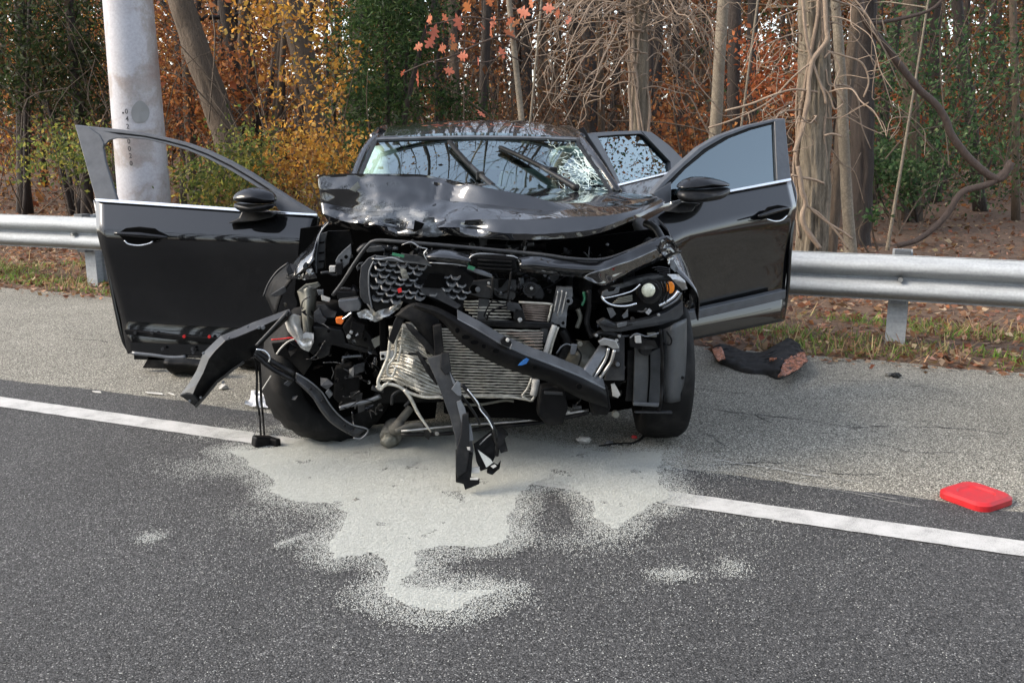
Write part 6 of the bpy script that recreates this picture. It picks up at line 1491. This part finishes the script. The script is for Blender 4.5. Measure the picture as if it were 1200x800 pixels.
for i in range(210):
    D = random.uniform(14, 44); px = random.uniform(-80, 1280); w = random.choice((.08, .11, .14, .18, .24))*random.uniform(.8, 1.2)*FPX/D
    lean = random.gauss(0, 9)
    tree('background_tree', bg_label(px, w, lean, D), (px, 140), (px+lean, 20), D, w, w*.9, random.choice(['bark', 'barkd', 'barkd', 'barkd']), random.uniform(11, 15), 'bare trunks deep in the woods', nb=3, seg=7, depth=2, low=4)

# vines: pale stems twined round the two trunks and hanging in loops
def vines(label, cx, D, w, n_twine, n_loop, ytop, ybot, span):
    b = atD(cx, ybot, D); root = empty('climbing_vine', (b.x, D, gzp(b.x, D))); tag(root, label, 'vine'); o0 = Vector(root.location)
    s = D/FPX
    for k in range(n_twine):
        ph = random.uniform(0, 6.28); tw = random.uniform(-2.2, 2.2); rr = w/2*s*random.uniform(1.02, 1.35); pts = []
        for y in np.linspace(ytop-40, ybot+random.uniform(-10, 10), 12):
            c = atD(cx+random.uniform(-2, 2)+(ybot-y)*.0, y, D)-o0; a = ph+tw*(y-ytop)/(ybot-ytop)*2
            pts.append(c+Vector((math.cos(a)*rr, math.sin(a)*rr, 0)))
        mesh('stem', *tubevf(spline([list(p) for p in pts], 4), random.uniform(.007, .019), 7), M['vine'], root, True)
    for k in range(n_loop):
        y0 = ytop-15+(ybot-80-ytop)*random.random()**1.5; x0 = cx+random.uniform(-w*.4, w*.4); sg = random.choice([-1, 1]); L_ = random.uniform(30, span); pts = []
        dr = random.uniform(.1, 1.35)*L_; n = 6; dd = random.uniform(-.6, .5)
        for j in range(n+1):
            t = j/n; x = x0+sg*L_*t+random.uniform(-5, 5); y = y0-22*math.sin(t*2.2)*random.uniform(.3, 1)+dr*t*t+random.uniform(-4, 4); pts.append(atD(x, y, D-.1+dd*t)-o0)
        r0 = random.choice((.004, .006, .008, .011)); p = spline([list(q) for q in pts], 4)
        mesh('stem', *tubevf(p, list(np.linspace(r0, r0*.5, len(p))), 5), M['vine'], root, True)
        for _ in range(2):
            q = Vector(p[random.randint(6, len(p)-2)]); e = [q]
            for j in range(4): e.append(e[-1]+Vector((random.gauss(0, .09)+sg*.04, random.gauss(0, .05), random.gauss(-.03, .10))))
            mesh('twig', *tubevf(spline([list(z) for z in e], 3), .0035, 4), M['vine'], root, True)
    return root
vines('tangle of pale vines on the trunk behind the rear door', 750, 9.5, 20, 9, 40, 0, 200, 125)
vines('pale vines wound round the thick shaggy trunk', 952, 9.0, 30, 5, 26, 0, 275, 110)
vines('fan of thin pale hanging vines over the brown thicket', 725, 9.9, 30, 0, 34, -20, 150, 150)
def trunkvine():
    root = empty('climbing_vine', G(950, 285)); tag(root, 'twisted pale vine climbing the front of the thick shaggy trunk', 'vine'); o0 = Vector(root.location); D = 8.80
    for pts, r_ in (([(966, -20), (968, 30), (969, 47), (960, 60), (952, 72), (948, 95), (947, 116), (943, 135), (940, 152), (934, 170), (931, 178)], .022), ([(940, -10), (943, 30), (948, 60), (958, 90), (966, 110), (968, 122)], .014), ([(935, 195), (938, 212), (940, 225), (944, 238), (940, 252), (943, 266), (952, 279), (961, 291)], .024), ([(944, 239), (956, 250), (970, 261), (985, 270), (999, 280)], .011), ([(946, 242), (962, 252), (982, 274), (994, 292)], .010), ([(966, 159), (976, 157), (986, 160)], .010), ([(927, 205), (940, 208), (955, 211), (966, 215)], .012), ([(962, 100), (972, 112), (978, 128), (988, 122)], .008), ([(966, 68), (974, 62), (984, 80), (978, 100), (988, 120)], .009), ([(970, 60), (990, 66), (1010, 74), (1018, 95), (1012, 114)], .008), ([(958, 108), (930, 105), (905, 112), (880, 122), (850, 130)], .010), ([(955, 70), (930, 90), (900, 120), (860, 140), (830, 150)], .008)):
        p = spline([list(atD(x, y, D)-o0) for x, y in pts], 5); mesh('stem', *tubevf(p, [r_*(1+.2*mnoise.noise(Vector(q)*9)) for q in p], 8), M['vine'], root, True)
trunkvine()
def bigvine():
    root = empty('woody_vine', G(1060, 285)); tag(root, 'thick dark woody vine curving down beside the right trunks', 'vine'); o0 = Vector(root.location); D = 9.2
    for pts, r0, r1 in (([(1003, -30), (1012, 20), (1030, 45), (1042, 60), (1060, 84), (1078, 106), (1096, 122), (1108, 140), (1116, 160), (1140, 190), (1170, 210), (1185, 190)], .030, .037), ([(1185, 195), (1160, 215), (1128, 225), (1112, 248), (1096, 266), (1075, 281), (1052, 288)], .034, .026), ([(1022, 28), (1056, 22), (1090, 12), (1110, -6)], .02, .012)):
        p = spline([list(atD(x, y, D)-o0) for x, y in pts], 5); mesh('stem', *tubevf(p, list(np.linspace(r0, r1, len(p))), 10), M['vined'], root, True)
bigvine()
# oak leaves on the sapling: lobed blades, each a part
def oak():
    root = sap; o0 = Vector(root.location); D = 9.1
    for pts, r_ in (([(608, 48), (590, 42), (560, 52), (530, 66), (500, 74), (472, 86)], .008), ([(602, 20), (580, 24), (550, 20), (520, 26), (500, 30)], .007), ([(560, 52), (540, 48), (520, 57)], .005), ([(600, 10), (620, 14), (650, 12), (690, 30)], .006), ([(612, 72), (590, 64), (575, 72), (545, 73), (500, 72)], .005), ([(604, 30), (622, 24), (650, 20)], .004)):
        p = spline([list(atD(x, y, D)-o0) for x, y in pts], 4); mesh('branch', *tubevf(p, list(np.linspace(r_*1.5, r_*.7, len(p))), 6), M['vined'], root, True)
    ol = [(0, -1), (.22, -.6), (.16, -.45), (.62, -.35), (.5, -.15), (.24, -.05), (.75, .25), (.55, .42), (.22, .38), (.3, .75), (0, 1)]
    out = ol+[(-x, y) for x, y in reversed(ol[1:-1])]; n = len(out)
    vs = [Vector((x*.5, .06*abs(x), y*.5)) for x, y in out]+[Vector((0, -.03, y*.5)) for y in (-.7, -.1, .5)]
    me = None
    m1, nt1, b1 = mat('red_oak_leaf'); co = obco(nt1); nz = N(nt1, 'TexNoise', Scale=1.5); oi = N(nt1, 'ObjectInfo'); nt1.links.new(co, nz.inputs['Vector'])
    c = ramp(nt1, oi.outputs['Random'], [(0, (.40, .10, .05)), (.5, (.50, .15, .09)), (1, (.42, .16, .05))]).outputs[0]; nt1.links.new(c, b1.inputs['Base Color']); b1.inputs['Roughness'].default_value = .6
    tl = N(nt1, 'BsdfTranslucent'); nt1.links.new(c, tl.inputs[0]); mx = N(nt1, 'MixShader'); mx.inputs[0].default_value = .35; nt1.links.new(b1.outputs[0], mx.inputs[1]); nt1.links.new(tl.outputs[0], mx.inputs[2]); nt1.links.new(mx.outputs[0], nt1.nodes['Material Output'].inputs[0])
    for x, y, s in ((548, 9, 15), (503, 23, 12), (522, 22, 10), (537, 26, 14), (499, 35, 13), (509, 38, 14), (504, 50, 12), (490, 55, 10), (518, 57, 12), (532, 55, 11), (531, 45, 9), (542, 66, 12), (560, 72, 9), (526, 83, 10), (490, 92, 14), (577, 27, 12), (565, 31, 8), (575, 39, 12), (598, 25, 10), (605, 27, 9), (597, 40, 12), (588, 62, 10), (614, 15, 14), (643, 10, 12), (653, 16, 12), (564, 133, 10), (472, 86, 7), (555, 50, 7), (666, 24, 11), (574, 2, 10), (622, 4, 10)):
        if me is None:
            o = mesh('oak_leaf', vs, [list(range(n))], m1, root); me = o.data
        else: o = link('oak_leaf', me, None, root)
        o.location = atD(x, y, D+random.uniform(-.15, .1))-o0; o.scale = (s*D/FPX*1.45,)*3; o.rotation_euler = (random.gauss(0, .5), random.uniform(0, 6.28), random.gauss(0, .7))
oak()
GOLD = [(.46, .24, .04, 4), (.36, .18, .035, 4), (.50, .32, .09, 1.5), (.22, .105, .03, 3)]
RUST = [(.24, .085, .03, 4), (.33, .13, .045, 3), (.16, .06, .025, 3), (.40, .19, .07, 1.5)]
BROWN = [(.11, .058, .03, 4), (.17, .085, .042, 3), (.07, .038, .022, 3), (.24, .13, .06, 1)]
ORNG = [(.38, .12, .045, 3), (.27, .075, .03, 4), (.40, .17, .07, 1)]
OLIVE = [(.10, .13, .03, 3), (.16, .17, .04, 2), (.30, .27, .06, 2), (.06, .085, .025, 2)]
EVER = [(.035, .070, .020, 4), (.055, .095, .03, 3), (.02, .042, .014, 4), (.09, .12, .04, 1)]
HOLLY = [(.06, .11, .04, 4), (.035, .075, .028, 4), (.11, .16, .07, 2), (.16, .20, .10, .7)]
bushcloud('golden_shrub', 'bushy golden yellow shrub left of the car bonnet', 'shrub', [(375, 172, 40, 32), (345, 205, 55, 40), (400, 185, 18, 30), (325, 165, 18, 10)], 10.6, .55, 2300, .056, GOLD, .6, 365, 7)
bushcloud('golden_sapling', 'golden leaved sapling branches above the yellow shrub', 'sapling', [(360, 100, 45, 26), (335, 30, 60, 30), (395, 80, 18, 45), (310, 10, 50, 14)], 11.5, .7, 1000, .064, GOLD, .6, 350, 6, clump=.12)
bushcloud('green_shrub', 'green and yellow leafy shrub seen through the left door window', 'shrub', [(290, 190, 26, 42), (265, 215, 40, 35), (240, 215, 30, 25)], 10.2, .5, 3000, .055, OLIVE, .5, 280, 7)
bushcloud('undergrowth_shrub', 'yellow green low shrub behind the tall door frame corner', 'shrub', [(95, 175, 22, 30), (125, 185, 14, 24), (60, 180, 40, 26)], 11.0, .5, 1300, .055, OLIVE, .5, 95, 5)
bushcloud('undergrowth_shrub', 'low brown and yellow shrub below the golden one', 'shrub', [(330, 235, 60, 30), (395, 225, 30, 25)], 10.0, .4, 1600, .05, [(.36, .22, .05, 3), (.20, .16, .05, 3), (.16, .08, .04, 2)], .55, 350, 6)
bushcloud('cedar_tree', 'dense dark green cedar just left of the car roof', 'tree', [(445, 60, 55, 75), (440, 140, 50, 55), (470, 20, 50, 50), (430, 190, 38, 30), (460, -60, 60, 60)], 12.6, .8, 17000, .095, EVER, .22, 445, 5, clump=.14, stem_m='barkd', stemr=.05)
bushcloud('evergreen_bush', 'low green fronds behind the car roof, right of the cedar', 'shrub', [(545, 135, 20, 14), (520, 110, 14, 20)], 13, .5, 900, .09, EVER, .25, 540, 4)
bushcloud('evergreen_tree', 'dark evergreen left of the steel pole', 'tree', [(95, 40, 45, 60), (60, 90, 60, 60), (100, 120, 40, 30), (20, 40, 60, 80)], 16, 1.2, 8500, .11, [(.03, .05, .016, 4), (.05, .065, .022, 3), (.02, .03, .012, 4), (.09, .06, .03, 2)], .3, 90, 5, clump=.22, stem_m='barkd', stemr=.05)
bushcloud('holly_tree', 'large leafy holly right of the dark trunk', 'tree', [(1085, 90, 60, 90), (1050, 165, 50, 60), (1110, 190, 50, 50), (1035, 60, 20, 60), (1160, 120, 60, 120)], 14.5, 1.6, 5200, .08, HOLLY, .5, 1080, 7, clump=.22, stem_m='barkd', stemr=.03)
bushcloud('holly_bush', 'low holly bush on the leaf litter behind the guardrail', 'shrub', [(1062, 212, 24, 22), (1035, 190, 18, 22)], 13.2, .5, 1800, .07, HOLLY, .5, 1060, 5)
bushcloud('orange_sapling', 'orange leaved sapling between the vine covered trees', 'sapling', [(905, 80, 32, 30), (885, 105, 30, 20), (930, 120, 20, 24), (880, 60, 14, 24)], 13.5, .8, 1000, .08, ORNG, .6, 905, 6, clump=.16)
bushcloud('red_sapling', 'red brown leaved sapling behind the holly', 'sapling', [(1090, 160, 36, 34), (1050, 130, 24, 24), (1125, 150, 30, 40)], 19, .8, 1500, .10, ORNG, .6, 1095, 5, clump=.2)
bushcloud('rust_sapling', 'rust coloured beech sapling beside the steel pole', 'sapling', [(230, 130, 45, 45), (200, 60, 30, 60), (260, 100, 40, 50)], 15.5, 1., 3600, .085, RUST, .55, 230, 6, clump=.2)
bushcloud('rust_sapling', 'rust brown thicket sapling behind the windscreen', 'sapling', [(640, 120, 70, 50), (580, 160, 60, 30), (700, 80, 40, 60)], 16, 1.2, 3200, .075, BROWN, .5, 640, 9, clump=.25)
bushcloud('rust_sapling', 'rust leaved low sapling under the pale vines', 'sapling', [(815, 160, 40, 30), (900, 150, 36, 24), (780, 120, 20, 40)], 14, .8, 1500, .08, RUST, .55, 820, 6, clump=.2)
bushcloud('seedling', 'small green seedling on the leaf litter near the twin stem', 'plant', [(1025, 248, 9, 8)], 11.2, .12, 60, .07, HOLLY, .6, 1025, 3, clump=.06)

# far mass of the woods: leaves and twigs that read as one
def farwoods(n, D0, D1, zmax, name, spread, palf, size, thr):
    D = rng.uniform(D0**.5, D1**.5, n*3)**2; X = rng.uniform(-1, 1, n*3)*spread*D; Z = rng.uniform(-.1, 1, n*3)*zmax
    nn = np.array([mnoise.noise((x*.35, y*.2, z*.4)) for x, y, z in zip(X, D, Z)]); k = nn > thr; X, D, Z = X[k][:n], D[k][:n], Z[k][:n]
    Z += np.array([gzp(x, d) for x, d in zip(X, D)])
    C = np.stack([X, D, Z], 1); u = X/D
    col = np.zeros((len(C), 3)); r_ = rng.uniform(0, 1, len(C))
    sel = palf(u, r_, Z)
    for i, pal in enumerate((RUST, BROWN, GOLD, EVER, ORNG)):
        m = sel == i; col[m] = pick(pal, int(m.sum()))
    tag(leaves(name, C, size*np.clip(rng.lognormal(-.1, .45, len(C)), .3, 2.4), col, M['leaf']), kind='stuff')
def palf(u, r, z):
    # u = bearing: rust and gold to the left, brown in the middle, greens and orange to the right
    s = np.full(len(u), 1); s[(r < .55) & (u < -.12)] = 0; s[(r > .76) & (u < -.1)] = 2; s[(r < .30) & (u > -.1)] = 0; s[(r > .80) & (u > .18)] = 3; s[(r > .93) & (u > .05) & (u < .4)] = 4
    return s
farwoods(190000, 17, 44, 6.5, 'woods_foliage', .80, palf, .085, -.06)
farwoods(200000, 44, 62, 11, 'distant_woods', .85, palf, .26, -.16)
farwoods(14000, 14, 40, 13, 'added_canopy', .75, palf, .14, .2)  # canopy leaves added for the pattern mirrored in bonnet and roof
def shade_canopy():  # leaf layer above the view, added to shade the woods and darken reflections
    n = 90000; D = rng.uniform(24**.5, 64**.5, n)**2; X = rng.uniform(-.85, .85, n)*(D+10); Z = rng.uniform(8.5, 15, n)
    nn = np.array([mnoise.noise((x*.3, y*.3, z*.5)) for x, y, z in zip(X, D, Z)]); k = nn > -.12; X, D, Z = X[k], D[k], Z[k]
    tag(leaves('added_canopy', np.stack([X, D, Z], 1), .17*rng.uniform(.6, 1.4, len(X)), pick(BROWN+EVER+RUST, len(X)), M['leaf']), kind='stuff')
shade_canopy()
def brush():
    parts = []
    for i in range(900):
        D = random.uniform(11.5, 26); x = random.uniform(-.6, .62)*D; z0 = gzp(x, D); h = random.uniform(.6, 3.2); ln = random.gauss(0, .35)*h
        p0 = Vector((x, D, z0+random.uniform(0, 1.6))); p2 = p0+Vector((ln, random.gauss(0, .3), h*random.uniform(.2, 1))); p1 = (p0+p2)/2+Vector((random.gauss(0, .15), random.gauss(0, .15), random.uniform(0, .3)))
        r_ = random.uniform(.004, .011); parts.append(tubevf(spline([list(p0), list(p1), list(p2)], 3), [r_]*4+[r_*.7]*3, 4, cap=False))
    tag(multi('brushwood', parts, M['bark'], None, True), kind='stuff')
brush()
# the woods across the road, behind the camera, which the paint and glass mirror
def opposite():
    n = 100000; t = rng.uniform(-150, 100, n); s = rng.uniform(-46, -27, n); z = np.abs(rng.normal(0, 1, n))*3.6
    P = np.array([list(XY(a, b)) for a, b in zip(t, s)]); P[:, 2] = z
    tag(leaves('opposite_woods_foliage', P, rng.uniform(.12, .32, n), pick(BROWN+EVER+EVER, n)*.10, M['leaf']), kind='stuff')  # shade put into the leaf colours, so the doors mirror dark woods
    out = []
    for i in range(95):
        p = XY(random.uniform(-75, 60), random.uniform(-44, -26.5)); H = random.uniform(16, 27); r_ = random.uniform(.13, .28)
        out.append(tubevf([p, p+Vector((random.gauss(0, .4), 0, H*.5)), p+Vector((random.gauss(0, .6), 0, H))], [r_, r_*.7, r_*.25], 6))
        for k in range(11):
            q = p+Vector((0, 0, random.uniform(5, H*.97))); th = random.uniform(0, 6.28); branches(q, Vector((math.cos(th), math.sin(th), .7)).normalized(), random.uniform(3, 6), .075, 2, out)
    tag(multi('opposite_woods_trunks', out, M['barkd'], None, True), kind='stuff')
opposite()
